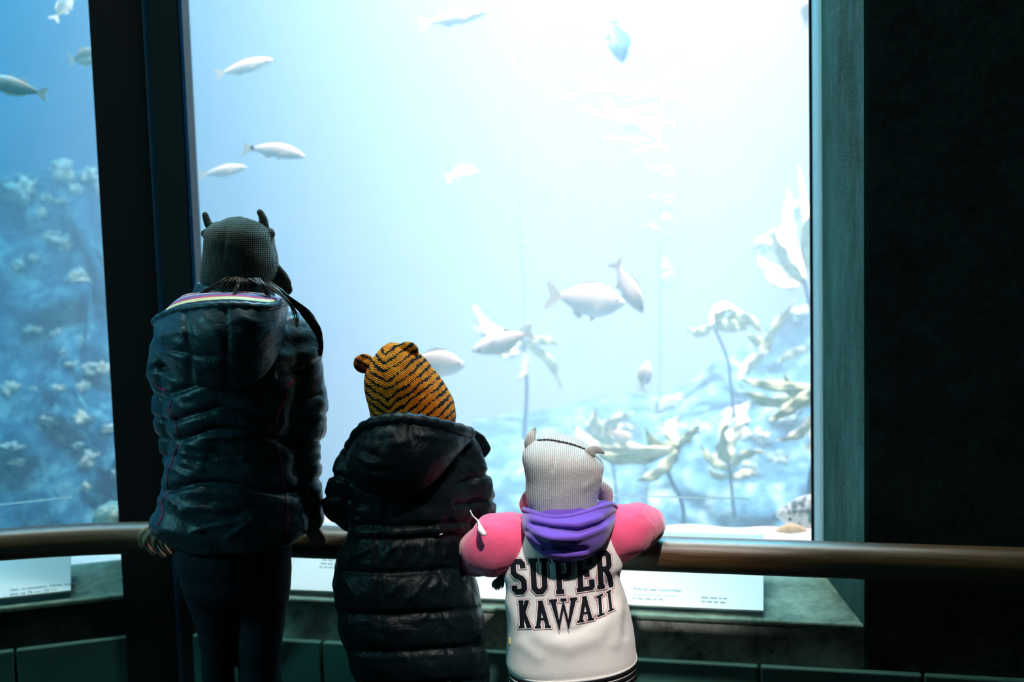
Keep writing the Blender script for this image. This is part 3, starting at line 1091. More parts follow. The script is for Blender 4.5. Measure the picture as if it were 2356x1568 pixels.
def lump_vf(c, r, seed, sx=1, sy=1, sz=1, sub=3, amp=0.25):
    bm = bmesh.new()
    bmesh.ops.create_icosphere(bm, subdivisions=sub, radius=1.0)
    v = []
    for q in bm.verts:
        d = q.co.normalized()
        k = 1 + amp * noise.fractal(d * 1.8 + Vector((seed, 0, 0)), 1, 2, 3)
        v.append(c + Vector((d.x * sx, d.y * sy, d.z * sz)) * (r * k))
    f = [tuple(x.index for x in p.verts) for p in bm.faces]
    bm.free()
    return v, f


# pale sponges and anemones growing on the rocks (each its own thing)
rg = random.Random(5)
bvL = bvh_of(reef_left); bvR = bvh_of(reef_right, reef_mid)
spots = [(60, 440, 34), (140, 395, 26), (205, 405, 18), (175, 440, 16), (106, 455, 11), (222, 440, 16), (145, 462, 14), (92, 490, 12), (35, 610, 14), (120, 545, 16), (150, 560, 18), (80, 595, 14), (190, 640, 26),
         (80, 755, 18), (130, 770, 14), (190, 790, 18), (145, 810, 11), (165, 838, 13), (215, 850, 22), (235, 850, 16), (20, 900, 22), (135, 893, 12), (190, 890, 14), (185, 962, 20), (115, 965, 16), (255, 985, 18), (185, 1025, 16), (215, 1060, 24), (20, 1030, 22), (38, 1060, 18), (200, 1120, 10), (265, 1090, 10), (75, 895, 10), (145, 1010, 10)]
for i, (x, y, r) in enumerate(spots):
    h = bvL.ray_cast(CAM, ray(x, y))
    p = h[0] if h[0] is not None else P(x, y, 4.8)
    s = r * p.y / FPX
    v, f = lump_vf(p + ray(x, y) * s * 0.1, s * 1.05, i * 3.1, 1.0, 0.6, rg.uniform(0.45, 0.9), 3, 1.1)
    mesh_obj('sponge', v, f, M['pale_growth'], reef_left)
spotsR = [(1435, 1005, 22), (1380, 985, 26), (1360, 1035, 20), (1690, 970, 34), (1735, 1010, 30), (1655, 1055, 18), (1790, 1060, 22), (1720, 1075, 15), (1610, 990, 15), (1820, 960, 20), (1560, 925, 24), (1850, 720, 30), (1800, 545, 26), (1835, 480, 22), (1868, 580, 30), (1760, 560, 20)]
for i, (x, y, r) in enumerate(spotsR):
    h = bvR.ray_cast(CAM, ray(x, y))
    p = h[0] if h[0] is not None else P(x, y, 4.9)
    s = r * p.y / FPX
    v, f = lump_vf(p + ray(x, y) * s * 0.1, s * 1.05, i * 2.3 + 40, 1.0, 0.6, rg.uniform(0.45, 0.85), 3, 1.1)
    mesh_obj('sponge', v, f, M['pale_growth'], reef_right if x > 1500 else reef_mid)

v, f = lump_vf(P(262, 1190, 3.35), 0.055, 8.8, 1.1, 0.8, 0.8, 3, 0.3)
tag(mesh_obj('boulder', v, f, M['pale_growth']), 'pale boulder at the lower right corner of the left window', 'rock')


# kelp
def blade_mesh(L, W, curl, droop, seed):
    """one solid kelp blade from the origin along +x, wavy edges"""
    n1, n2 = 14, 3
    top, v, f = [], [], []
    for side in (1, -1):
        for i in range(n1 + 1):
            t = i / n1
            w = W * (math.sin(math.pi * min(1, 0.06 + t * 0.94)) ** 0.7) * (1 - 0.25 * t)
            for j in range(n2 + 1):
                s = j / n2 * 2 - 1
                ruff = 0.18 * W * math.sin(t * 17 + seed + s * 2) * abs(s)
                x = L * t
                z = -droop * L * t * t + curl * L * math.sin(t * 2.6)
                v.append(Vector((x, ruff + side * 0.0015, z + w * s * 0.5)))
    m_ = (n1 + 1) * (n2 + 1)
    for i in range(n1):
        for j in range(n2):
            q = i * (n2 + 1) + j
            f.append((q, q + 1, q + n2 + 2, q + n2 + 1))
            f.append((m_ + q, m_ + q + n2 + 1, m_ + q + n2 + 2, m_ + q + 1))
    for i in range(n1):
        for j in (0, n2):
            q = i * (n2 + 1) + j
            f.append((q, q + n2 + 1, m_ + q + n2 + 1, m_ + q))
    return vf_mesh((v, f))


BL = {}
def blade(parent, x0, y0, x1, y1, Y, w_px, mat='kelp', curl=0.1, droop=0.15, yaw=None):
    a = P(x0, y0, Y); b = P(x1, y1, Y)
    d = b - a; L = d.length
    key = (mat, rg.randrange(4))
    if key not in BL:
        me = blade_mesh(1.0, 0.24, 0.05 + 0.05 * key[1], 0.08 * (key[1] - 1), key[1] * 1.7)
        me.materials.append(M[mat])
        for p in me.polygons: p.use_smooth = True
        BL[key] = me
    o = link('blade', BL[key], parent)
    yaw = rg.uniform(-0.7, 0.7) if yaw is None else yaw
    xa = (d.normalized() * math.cos(yaw) + Vector((0, math.sin(yaw), 0))).normalized()
    roll = rg.uniform(-0.5, 0.5)
    za = Vector((-xa.z, 0, xa.x)).normalized()
    ya = za.cross(xa).normalized(); za = xa.cross(ya)
    ya2 = ya * math.cos(roll) + za * math.sin(roll); za2 = xa.cross(ya2)
    if d.x < 0: za2 = za2
    s = L; wsc = (w_px * Y / FPX) / 0.24
    mm = Matrix(((xa.x * s, ya2.x * wsc, za2.x * wsc, a.x), (xa.y * s, ya2.y * wsc, za2.y * wsc, a.y), (xa.z * s, ya2.z * wsc, za2.z * wsc, a.z), (0, 0, 0, 1)))
    o.matrix_parent_inverse = Matrix.Identity(4)
    o.matrix_basis = Matrix.Translation(-parent.location) @ mm
    for p in BL[key].polygons: p.use_smooth = True
    return o


def kelp(label, stalk, Y, r_px, blades, mat='kelp', stalkmat='stipe_dark', group=None):
    b = P(stalk[0][0], stalk[0][1], Y)
    root = empty('kelp_plant', b)
    tag(root, label, 'kelp', group)
    pts = catmull([P(x, y, Y) for x, y in stalk], 24)
    r = r_px * Y / FPX
    v, f = tube_vf(pts, [r * (1.1 - 0.4 * i / 23) for i in range(24)], 8)
    mesh_obj('stalk', v, f, M[stalkmat], root)
    for q in blades:
        blade(root, q[0], q[1], q[2], q[3], Y, q[4], q[5] if len(q) > 5 else mat)
    return root


kelp('drooping kelp plant on a forked dark stalk just right of the toddler', [(1572, 1215), (1570, 1160), (1535, 1080), (1548, 1050), (1562, 1025)], 4.1, 5,
     [(1562, 1030, 1430, 1100, 34), (1560, 1028, 1350, 1040, 40), (1562, 1025, 1480, 985, 40), (1560, 1022, 1575, 940, 42), (1562, 1026, 1500, 1130, 26), (1558, 1030, 1395, 1000, 30, 'kelp_pale'), (1562, 1026, 1620, 985, 30), (1556, 1034, 1330, 995, 26, 'kelp_pale')])
kelp('broad-leaved kelp plant bending against the right edge of the large window', [(1862, 1150), (1868, 1080), (1900, 990), (1895, 930)], 3.9, 7,
     [(1880, 940, 1780, 1015, 30, 'kelp_pale'), (1885, 930, 1805, 855, 38), (1880, 925, 1690, 905, 40), (1870, 900, 1740, 950, 34), (1890, 930, 1845, 870, 34, 'kelp_pale'), (1888, 940, 1840, 1030, 30, 'kelp_pale'), (1870, 890, 1700, 870, 30)])
kelp('yellowish kelp clump on thin stalks at mid height near the right edge', [(1690, 960), (1680, 870), (1672, 820), (1640, 745)], 4.5, 4,
     [(1640, 745, 1730, 695, 34, 'kelp_pale'), (1645, 748, 1720, 770, 36), (1660, 752, 1770, 755, 40), (1640, 745, 1575, 760, 28), (1650, 750, 1690, 700, 30), (1720, 770, 1780, 830, 28), (1720, 860, 1770, 800, 26, 'kelp_pale'), (1740, 840, 1850, 690, 30), (1790, 830, 1872, 800, 26, 'kelp_pale'), (1700, 870, 1765, 812, 22, 'kelp_pale')])
kelp('pale kelp fan rising beside the tiger hat in the large window', [(1205, 1010), (1212, 900), (1208, 820), (1200, 775)], 4.6, 4,
     [(1205, 780, 1060, 700, 38, 'kelp_pale'), (1203, 775, 1045, 745, 30, 'kelp_pale'), (1208, 790, 1300, 900, 26), (1205, 800, 1190, 880, 22), (1202, 775, 1225, 735, 20, 'kelp_pale'), (1208, 785, 1290, 800, 24), (1205, 785, 1130, 810, 30, 'kelp_pale')])
kelp('low kelp tuft with upright blades between the drooping kelp and the right edge', [(1690, 1190), (1684, 1130), (1676, 1060)], 4.2, 4,
     [(1678, 1065, 1655, 940, 34), (1678, 1062, 1735, 960, 34, 'kelp_pale'), (1680, 1075, 1760, 1035, 28), (1680, 1080, 1610, 1020, 26), (1676, 1060, 1700, 930, 26, 'kelp_pale'), (1682, 1100, 1745, 1095, 22), (1682, 1095, 1625, 1075, 22)])
kelp('broad kelp leaves arching behind the grey hat of the toddler', [(1420, 1200), (1415, 1100), (1400, 1020)], 4.7, 4,
     [(1402, 1025, 1310, 975, 44), (1402, 1022, 1370, 930, 40), (1404, 1022, 1450, 940, 40), (1402, 1028, 1490, 985, 36, 'kelp_pale'), (1404, 1030, 1470, 1040, 30), (1400, 1030, 1320, 1040, 30)])
# giant kelp with hanging stipes
bl = []
rk = random.Random(12)
for i in range(46):
    y = rk.uniform(-60, 330); s = rk.choice((-1, -1, 1)); L = rk.uniform(70, 330 if s < 0 else 130) * (1 - 0.45 * max(0, y) / 330)
    bl.append((1527 - 0.012 * y, y, 1527 + s * L, y + rk.uniform(-40, 26), rk.uniform(10, 19)))
for i in range(16):
    y = rk.uniform(330, 690); s = rk.choice((-1, 1)); L = rk.uniform(16, 40)
    bl.append((1520, y, 1520 + s * L, y + rk.uniform(-20, 20), rk.uniform(9, 14)))
kelp('tall kelp stipe with many horizontal blades reaching above the large window', [(1528, -320), (1527, 0), (1524, 200), (1521, 420), (1519, 760), (1516, 1150)], 5.2, 4.5, bl, 'kelp_hazy', 'stipe')
kelp('thin bare kelp stipe hanging left of the leafy one in the large window', [(1168, -320), (1175, 0), (1184, 230), (1195, 450), (1208, 720), (1216, 1100)], 5.2, 3.0,
     [(1190, 330, 1160, 350, 9), (1178, 60, 1200, 40, 9), (1200, 560, 1225, 575, 9)], 'kelp_pale', 'stipe')
bl = [(1850, 640, 1810, 480, 34), (1860, 620, 1880, 420, 40), (1845, 640, 1730, 570, 30), (1850, 650, 1770, 520, 34), (1850, 640, 1840, 400, 30), (1855, 650, 1760, 620, 40), (1850, 640, 1800, 590, 40), (1870, 600, 1860, 370, 20)]
kelp('bright leaf crown near the upper right edge of the large window', [(1900, 900), (1885, 800), (1862, 700), (1850, 640)], 4.4, 5, bl, 'kelp_pale')


# fish
def fish(label, px, py, Y, len_px, ang, mat='fish', fin='fin', h=0.27, w=0.13, yaw=0.0, bend=0.0, tail=0.16, group='pale fish swimming in the tank', name='fish'):
    L = len_px * Y / FPX
    n, sg = 18, 14
    def axis(t):                       # t 0 tail .. 1 nose
        return Vector((t - 0.5, bend * math.sin((t - 0.5) * math.pi) * 0.0, bend * (0.25 - (t - 0.5) ** 2)))
    v, f = [], []
    for i in range(n + 1):
        t = i / n
        prof = (math.sin(math.pi * (0.05 + 0.95 * t) ** 1.25)) ** 0.75 if t < 0.999 else 0.12
        hh = max(0.07 if t < 0.25 else 0.03, prof) * h / 2
        ww = max(0.06 if t < .2 else 0.05, prof) * w / 2 * (0.35 + 0.65 * min(1, t * 1.6))
        c = axis(t)
        for k in range(sg):
            a = 2 * math.pi * k / sg
            v.append((c + Vector((0, math.cos(a) * ww, math.sin(a) * hh))) * L)
    for i in range(n):
        for k in range(sg):
            k2 = (k + 1) % sg
            f.append((i * sg + k, i * sg + k2, (i + 1) * sg + k2, (i + 1) * sg + k))
    f.append(tuple(range(sg))); f.append(tuple(n * sg + k for k in range(sg)))
    body = mesh_obj(name, v, f, M[mat])
    tag(body, label, 'fish', group)
    def finp(nm, poly, th=0.012, off=0.0, rot=0.0):
        vv = []
        for sgn in (-1, 1):
            for (x, z) in poly:
                q = Vector((x, sgn * th / 2 + off, z + bend * (0.25 - x * x)))
                vv.append(q * L)
        m_ = len(poly)
        ff = [tuple(range(m_)), tuple(range(m_, 2 * m_))[::-1]] + [(i, (i + 1) % m_, m_ + (i + 1) % m_, m_ + i) for i in range(m_)]
        me = vf_mesh((vv, ff)); me.materials.append(M[fin])
        o = bpy.data.objects.new(nm, me); COL.objects.link(o); o.parent = body
        return o
    tb = -0.5
    finp('tail_fin', [(tb + 0.03, 0.035), (tb - tail * 0.7, h * 0.42), (tb - tail, h * 0.40), (tb - tail * 0.62, 0.0), (tb - tail, -h * 0.40), (tb - tail * 0.7, -h * 0.42), (tb + 0.03, -0.035)])
    finp('dorsal_fin', [(0.16, h * 0.44), (0.08, h * 0.60), (-0.12, h * 0.58), (-0.30, h * 0.36), (-0.28, h * 0.2), (0.0, h * 0.4)])
    finp('anal_fin', [(-0.08, -h * 0.38), (-0.16, -h * 0.62), (-0.28, -h * 0.42), (-0.26, -h * 0.18)])
    finp('pelvic_fin', [(0.12, -h * 0.42), (0.02, -h * 0.66), (-0.02, -h * 0.40)])
    for s in (-1, 1):
        finp('pectoral_fin', [(0.20, -h * 0.08), (0.06, -h * 0.02), (0.03, -h * 0.22), (0.10, -h * 0.28)], 0.01, s * w * 0.5)
        ev, ef = lump_vf(axis(0.88) * L + Vector((0, s * w * 0.27 * L, h * 0.08 * L)), 0.018 * L, 0, 1, 0.6, 1, 2, 0)
        me = vf_mesh((ev, ef)); me.materials.append(M['eye'])
        o = bpy.data.objects.new('eye', me); COL.objects.link(o); o.parent = body
    a = math.radians(ang)
    body.matrix_world = Matrix.Translation(P(px, py, Y)) @ Matrix.Rotation(-a, 4, 'Y') @ Matrix.Rotation(yaw, 4, 'Z')
    return body


fish('pale slender fish rising right, upper left of the large window', 570, 152, 3.9, 118, 13, h=0.25)
spotfish = fish('pale fish with dark tail spot, just above and right of the horned hat', 640, 352, 3.8, 126, -10, h=0.27, bend=0.18)
sl = 126 * 3.8 / FPX
for s_ in (-1, 1):
    ev, ef = lump_vf(Vector((-0.47 * sl, s_ * 0.014 * sl, 0.03 * sl)), 0.035 * sl, 0, 1, 0.35, 1.2, 2, 0)
    me = vf_mesh((ev, ef)); me.materials.append(M['stipe_dark'])
    o = bpy.data.objects.new('tail_spot', me); COL.objects.link(o); o.parent = spotfish
fish('small pale fish at the left edge above the horned hat', 520, 392, 3.9, 96, 8, h=0.27)
fish('long pale fish at the top centre of the large window', 1055, 38, 4.0, 140, 9, h=0.25)
fish('faint tan fish in the middle of the large window', 1066, 400, 4.5, 62, 12, h=0.5, mat='fish_tan', bend=0.25)
fish('large white fish with forked tail facing right at window centre', 1362, 690, 3.9, 150, -8, h=0.52, w=0.2, tail=0.24)
fish('white fish diving steeply in front of the large white fish', 1450, 668, 3.8, 120, -62, h=0.36)
fish('rounded white fish right behind the tiger hat', 1010, 835, 3.7, 120, -8, h=0.5, w=0.2)
fish('white fish heading down left above the rocks at window centre', 1148, 788, 3.8, 130, 196, h=0.36)
fish('dark blue fish seen head-on near the top of the leafy kelp', 1424, 98, 4.1, 90, -80, mat='fish_blue', fin='fin_blue', h=0.5, tail=0.10, group='blue fish')
fish('small white fish standing on its tail above the toddler', 1484, 862, 3.9, 62, 78, h=0.5)
fish('pale fish cut off at the top right corner of the large window', 1860, 18, 3.8, 70, 80, h=0.5)
fish('small white fish above the drooping kelp beside the grey hat', 1428, 1003, 3.9, 52, -25, h=0.5, mat='fish_tan')
fish('tan fish seen from behind at the top of the left window', 148, 14, 3.8, 62, 62, mat='fish_teal', fin='fin_teal', h=0.5, yaw=0.5, tail=0.25, group='fish in the left window')
fish('round fish half hidden behind the black column', 200, 130, 3.8, 64, 10, mat='fish_teal', fin='fin_teal', h=0.6, group='fish in the left window')
fish('teal-backed fish cut off by the left edge of the photo', 25, 196, 3.5, 130, 164, mat='fish_teal', fin='fin_teal', h=0.30, tail=0.17, group='fish in the left window')
rf = fish('blotchy white and grey rockfish resting at the lower right of the large window', 1900, 1186, 3.30, 230, 176, mat='blotchy', fin='blotchy', h=0.46, w=0.24, group='fish resting on the sand', name='rockfish')
# sea cucumber on the sand
cpts = [tuple(P(x, y, 3.22)) + (r * 3.22 / FPX,) for x, y, r in ((1790, 1222, 7), (1810, 1216, 11), (1832, 1216, 11), (1852, 1222, 7), (1864, 1224, 3))]
v, f = smooth_tube_vf(cpts, 26, 14)
me = vf_mesh((v, f)); displace(me, lambda c, n: 0.0025 * noise.noise(c * 180))
tag(me_obj('sea_cucumber', me, M['cucumber']), 'orange warty sea cucumber lying on the sand under the rockfish', 'sea cucumber')

# ------------------------------------------------------------------ people
def head_vf(c, r, face=Vector((0, 1, 0)), up=Vector((0, 0, 1))):
    """skull, jaw, nose, ears around centre c with half-height r; faces the tank"""
    sd = face.cross(up).normalized()
    def ell(cc, a, b, d, n=16, m_=12):
        v, f = [], []
        for i in range(m_ + 1):
            th = math.pi * i / m_
            for k in range(n):
                ph = 2 * math.pi * k / n
                v.append(cc + sd * (a * math.sin(th) * math.cos(ph)) + face * (b * math.sin(th) * math.sin(ph)) + up * (d * math.cos(th)))
        for i in range(m_):
            for k in range(n):
                k2 = (k + 1) % n
                f.append((i * n + k, i * n + k2, (i + 1) * n + k2, (i + 1) * n + k))
        return v, f
    vf = ell(c + up * r * 0.12, r * 0.74, r * 0.86, r * 0.86)
    add(vf, ell(c + face * r * 0.22 - up * r * 0.38, r * 0.58, r * 0.55, r * 0.62))
    add(vf, ell(c + face * r * 0.84 - up * r * 0.16, r * 0.10, r * 0.16, r * 0.15))      # nose
    for s in (-1, 1):
        add(vf, ell(c + sd * (s * r * 0.76) - up * r * 0.06, r * 0.07, r * 0.14, r * 0.22))   # ears
        add(vf, ell(c + sd * (s * r * 0.34) + face * r * 0.52 - up * r * 0.30, r * 0.26, r * 0.25, r * 0.26))  # cheeks
    return vf


def face_parts(c, r, parent, face=Vector((0, 1, 0)), up=Vector((0, 0, 1))):
    sd = face.cross(up).normalized()
    for s in (-1, 1):
        q = c + sd * (s * r * 0.30) + face * r * 0.80 + up * r * 0.02
        v, f = lump_vf(q, r * 0.10, 0, 1, 0.6, 0.75, 2, 0)
        e = mesh_obj('eye', v, f, M['eye_white'], parent)
        v, f = lump_vf(q + face * r * 0.05, r * 0.05, 0, 1, 0.5, 1, 2, 0)
        mesh_obj('iris', v, f, M['eye'], e)
    v, f = lump_vf(c + face * r * 0.76 - up * r * 0.50, r * 0.17, 0, 1, 0.35, 0.28, 2, 0)
    mesh_obj('mouth', v, f, M['lips'], parent)


def tubes(vf, ctrl, n=20, seg=14):
    return add(vf, smooth_tube_vf(ctrl, n, seg))


def pt(px, py, Y, r):
    return tuple(P(px, py, Y)) + (r,)


def rail_near(px, py):
    """point on the camera-side surface of the rail for that pixel"""
    return hit_plane(px, py, WN, rail_c - RR)


def rib_dark(v): return v


def hood_grid(rim, low, neck, n_u, n_out, n_in, bulge, dip):
    """rim/low/neck: lists of world points across u. Outer pouch from rim to low bulging to the viewer, inner lining from rim to neck."""
    R_ = [Vector(q) for q in catmull(rim, n_u)]; L_ = [Vector(q) for q in catmull(low, n_u)]; N_ = [Vector(q) for q in catmull(neck, n_u)]
    outv, inv, uvs = [], [], []
    for i in range(n_u):
        u = i / (n_u - 1); e = math.sin(math.pi * u) ** 0.6
        for j in range(n_out):
            t = j / (n_out - 1)
            p = R_[i].lerp(L_[i], t) + Vector((0, -bulge * e * math.sin(math.pi * min(1, t * 0.92 + 0.02)) ** 0.8, 0))
            outv.append(p)
        for j in range(n_in):
            t = j / (n_in - 1)
            p = R_[i].lerp(N_[i], t) + Vector((0, 0, -dip * e * math.sin(math.pi * t)))
            inv.append(p); uvs.append((u, t))
    def faces(n):
        f = []
        for i in range(n_u - 1):
            for j in range(n - 1):
                q = i * n + j
                f.append((q, q + 1, q + n + 1, q + n))
        return f
    return outv, faces(n_out), inv, faces(n_in), uvs, R_


def solid(o, th, offset=-1.0):
    s = o.modifiers.new('solid', 'SOLIDIFY'); s.thickness = th; s.offset = offset
    return o


def subsurf(o, n=1):
    s = o.modifiers.new('sub', 'SUBSURF'); s.levels = n; s.render_levels = n
    return o


# ================================================== girl with the horned hat
GY = 2.40
def build_girl():
    # ---- body (one continuous mesh): head, neck, torso, arms with hands, legs
    hc = P(552, 606, GY + 0.008)
    vf = head_vf(hc, 0.088)
    tubes(vf, [pt(552, 650, GY, .045), pt(550, 690, GY, .042), pt(545, 730, GY, .05)], 8)
    add(vf, rings_vf(px_rings([(470, 735, 620, 735, .06), (420, 770, 670, 770, .08), (410, 880, 680, 880, .095), (430, 1000, 665, 1000, .085), (430, 1150, 662, 1150, .09), (440, 1280, 645, 1280, .08)], GY), 24, 3))
    arms = {}
    for s, path in ((-1, [(405, 790, GY, .038), (402, 880, GY, .036), (408, 1000, GY + .01, .032), (418, 1080, GY + .01, .028), (405, 1160, GY - .0, .023), (385, 1205, GY + .03, .019)]),
                    (1, [(690, 790, GY, .038), (698, 870, GY, .036), (703, 960, GY + .01, .032), (697, 1060, GY + .02, .028), (706, 1150, GY + .04, .023), (716, 1200, GY + .07, .019)])):
        tubes(vf, [pt(*q) for q in path], 22)
    # left hand: palm against the rail, fingers curled down its near side
    zoff = lambda px, py, d: rail_near(px, py) - WN * d
    def fin(pts_, r0, r1):
        ctrl = []
        for i, (x, y, d) in enumerate(pts_):
            q = zoff(x, y, d); ctrl.append(tuple(q) + (r0 + (r1 - r0) * i / (len(pts_) - 1),))
        tubes(vf, ctrl, 16, 10)
    fin([(372, 1200, .030), (350, 1212, .026), (335, 1226, .020), (331, 1241, .013), (333, 1255, .008)], .0074, .0056)
    fin([(378, 1205, .032), (361, 1220, .030), (347, 1239, .024), (347, 1252, .016), (357, 1270, .008)], .0078, .0058)
    fin([(384, 1210, .032), (373, 1230, .030), (368, 1246, .024), (371, 1260, .016), (382, 1277, .008)], .0074, .0056)
    fin([(390, 1213, .030), (387, 1236, .027), (386, 1247, .021), (390, 1260, .014), (396, 1270, .008)], .0062, .0050)
    fin([(385, 1200, .012), (372, 1196, .004), (360, 1196, -.006)], .0085, .0065)   # thumb along the top
    tubes(vf, [tuple(zoff(388, 1196, .026)) + (.014,), tuple(zoff(372, 1203, .028)) + (.010,)], 8, 12)
    tubes(vf, [tuple(zoff(382, 1200, .027)) + (.012,), tuple(zoff(388, 1210, .028)) + (.010,)], 8, 12)
    # right hand, knuckles over the rail in the dark
    tubes(vf, [pt(716, 1200, GY + .07, .018), tuple(zoff(722, 1212, .020)) + (.015,)], 8, 12)
    for k in range(4):
        fin([(718 + 6 * k, 1208, .020), (722 + 8 * k, 1222, .020), (724 + 8 * k, 1238, .012), (722 + 7 * k, 1250, .007)], .0082, .006)
    fin([(716, 1204, .012), (708, 1206, .0), (702, 1212, -.004)], .0085, .0065)
    # legs to the floor
    for s, hip, knee, ank in ((-1, (488, 1300), (500, 1500), None), (1, (605, 1300), (598, 1500), None)):
        h = P(hip[0], hip[1], GY); k = P(knee[0], knee[1], GY + .0)
        a = Vector((k.x + 0.01 * s, GY + 0.01, 0.085))
        tubes(vf, [tuple(h) + (.050,), tuple((h * .5 + k * .5)) + (.042,), tuple(k) + (.032,), tuple(k * .5 + a * .5) + (.034,), tuple(a) + (.028,)], 20)
        tubes(vf, [tuple(a) + (.03,), (a.x + .01 * s, GY + .06, .045, .028), (a.x + .015 * s, GY + .13, .03, .022)], 10)
    root = me_obj('person', fuse(vf, 0.0032, 3), M['skin'])
    tag(root, 'girl in dark quilted jacket and horned knit hat, hand on the rail', 'person')
    face_parts(hc, 0.088, root)

    # ---- jeans
    jv = rings_vf(px_rings([(415, 1225, 668, 1225, .105), (408, 1255, 669, 1258, .112), (404, 1285, 669, 1285, .112), (414, 1312, 669, 1315, .108), (420, 1345, 668, 1350, .10), (440, 1375, 660, 1380, .08)], GY), 40, 4)
    def leg(pts_):
        ctrl = [tuple(P((a + b) / 2, y, GY)) + ((b - a) / 2 * GY / FPX,) for a, b, y in pts_]
        last = ctrl[-1]
        ctrl += [(last[0], GY + .005, 0.25, .050), (last[0], GY + .01, 0.12, .046), (last[0], GY + .012, 0.06, .047)]
        return smooth_tube_vf(ctrl, 40, 24)
    add(jv, leg([(413, 560, 1300), (420, 553, 1350), (437, 548, 1400), (450, 546, 1440), (458, 543, 1480), (463, 541, 1520), (464, 541, 1568)]))
    add(jv, leg([(545, 667, 1300), (545, 667, 1350), (546, 661, 1400), (547, 655, 1440), (547, 649, 1480), (548, 647, 1520), (549, 649, 1568)]))
    jm = fuse(jv, 0.005, 4)
    def jd(c, n):
        x, y = pix(c)
        d = 0.0022 * noise.noise(Vector((c.x * 10, c.y * 10, c.z * 26)))
        if c.z < 0.55: d += 0.0035 * math.sin(c.z * 95 + 3 * noise.noise(c * 9)) * max(0, 0.55 - c.z) * 2.2
        d -= 0.004 * math.exp(-(seg_dist((x, y), (541, 1345), (541, 1250)) / 6) ** 2)
        return d
    displace(jm, jd)
    jeans = me_obj('jeans', jm, M['denim'], root)
    for s, x in ((-1, 502), (1, 598)):
        p = P(x, 1500, GY)
        sv = smooth_tube_vf([(p.x, GY - .075, .045, .038), (p.x, GY - .02, .055, .045), (p.x + .006 * s, GY + .06, .042, .040), (p.x + .012 * s, GY + .13, .034, .032)], 18, 14)
        sv = ([Vector((q.x, q.y, max(0.004, q.z))) for q in sv[0]], sv[1])
        mesh_obj('shoe', sv[0], sv[1], M['shoe'], root)

    # ---- jacket
    jk = rings_vf(px_rings([(505, 690, 600, 690, .055), (455, 712, 640, 712, .075), (405, 742, 680, 745, .09), (385, 790, 700, 795, .105), (380, 850, 702, 855, .112), (382, 920, 695, 920, .112), (392, 980, 685, 980, .106), (396, 1015, 682, 1015, .104), (390, 1060, 688, 1060, .108), (380, 1120, 694, 1125, .115), (366, 1158, 702, 1158, .122), (351, 1188, 708, 1188, .128), (354, 1210, 709, 1208, .128), (376, 1227, 700, 1228, .124), (400, 1240, 680, 1240, .118)], GY), 48, 4, 2.3)
    add(jk, smooth_tube_vf([pt(425, 775, GY, .050), pt(404, 810, GY, .052), pt(402, 880, GY, .049), pt(406, 950, GY + .01, .046), pt(409, 1000, GY + .015, .042), pt(419, 1050, GY + .015, .040), pt(420, 1090, GY + .01, .036), pt(410, 1160, GY - .01, .032), pt(396, 1205, GY + .02, .029)], 40, 22))
    add(jk, smooth_tube_vf([pt(665, 770, GY, .048), pt(688, 805, GY, .049), pt(694, 860, GY, .047), pt(702, 930, GY + .0, .048), pt(700, 975, GY + .01, .047), pt(694, 1030, GY + .01, .043), pt(697, 1085, GY + .02, .042), pt(703, 1140, GY + .035, .037), pt(716, 1196, GY + .065, .030)], 40, 22))
    jm = fuse(jk, 0.005, 5)
    chev = [[(392, 905), (500, 868), (640, 905)], [(400, 968), (502, 935), (632, 972)], [(418, 1012), (498, 982), (560, 990), (640, 1010), (690, 1020)], [(385, 1128), (461, 1110), (531, 1111), (650, 1134), (695, 1130)], [(372, 845), (400, 860)], [(640, 860), (700, 845)]]
    folds = [((415, 1045), (470, 1052), 5), ((420, 1062), (465, 1078), 6), ((500, 1058), (560, 1056), 5), ((395, 1075), (440, 1095), 6), ((405, 1160), (520, 1172), 5), ((395, 1150), (415, 1172), 6), ((420, 1172), (540, 1172), 6), ((490, 1160), (620, 1158), 4), ((420, 1178), (460, 1222), 4), ((440, 1222), (560, 1195), 5), ((520, 1240), (580, 1195), 4), ((430, 1018), (480, 1032), 6), ((470, 1005), (570, 1000), 4)]
    slv = [[(738, 905), (690, 912)], [(760, 952), (690, 965)], [(760, 1015), (688, 1020)], [(750, 1062), (690, 1060)], [(748, 1100), (700, 1110)], [(350, 905), (395, 925)], [(352, 958), (400, 970)], [(360, 1005), (410, 1010)], [(366, 1050), (410, 1045)], [(690, 850), (740, 830)], [(352, 850), (395, 830)]]
    def jd(c, n):
        x, y = pix(c)
        d = 0
        back = 1 if n.y < 0.35 else 0.5
        dm = min(line_dist((x, y), l) for l in chev)
        d += back * (-0.009 * math.exp(-(dm / 6.0) ** 2) + 0.004 * math.exp(-((dm - 22) / 16) ** 2))
        for a, b, w in folds:
            q = seg_dist((x, y), a, b)
            d += 0.0045 * back * math.exp(-(q / w) ** 2)
        for l in slv:
            q = line_dist((x, y), l)
            d -= 0.006 * math.exp(-(q / 6) ** 2)
        d += 0.005 * noise.fractal(Vector((c.x * 9 + 4 * c.z, c.y * 12, c.z * 16)), 0.8, 2.0, 3)
        d += 0.0030 * noise.noise(Vector((c.x * 16 + c.z * 22, c.y * 20, c.z * 44)))
        return d
    displace(jm, jd)
    jacket = me_obj('jacket', jm, M['nylon'], root)
    bv = bvh_of(jacket)
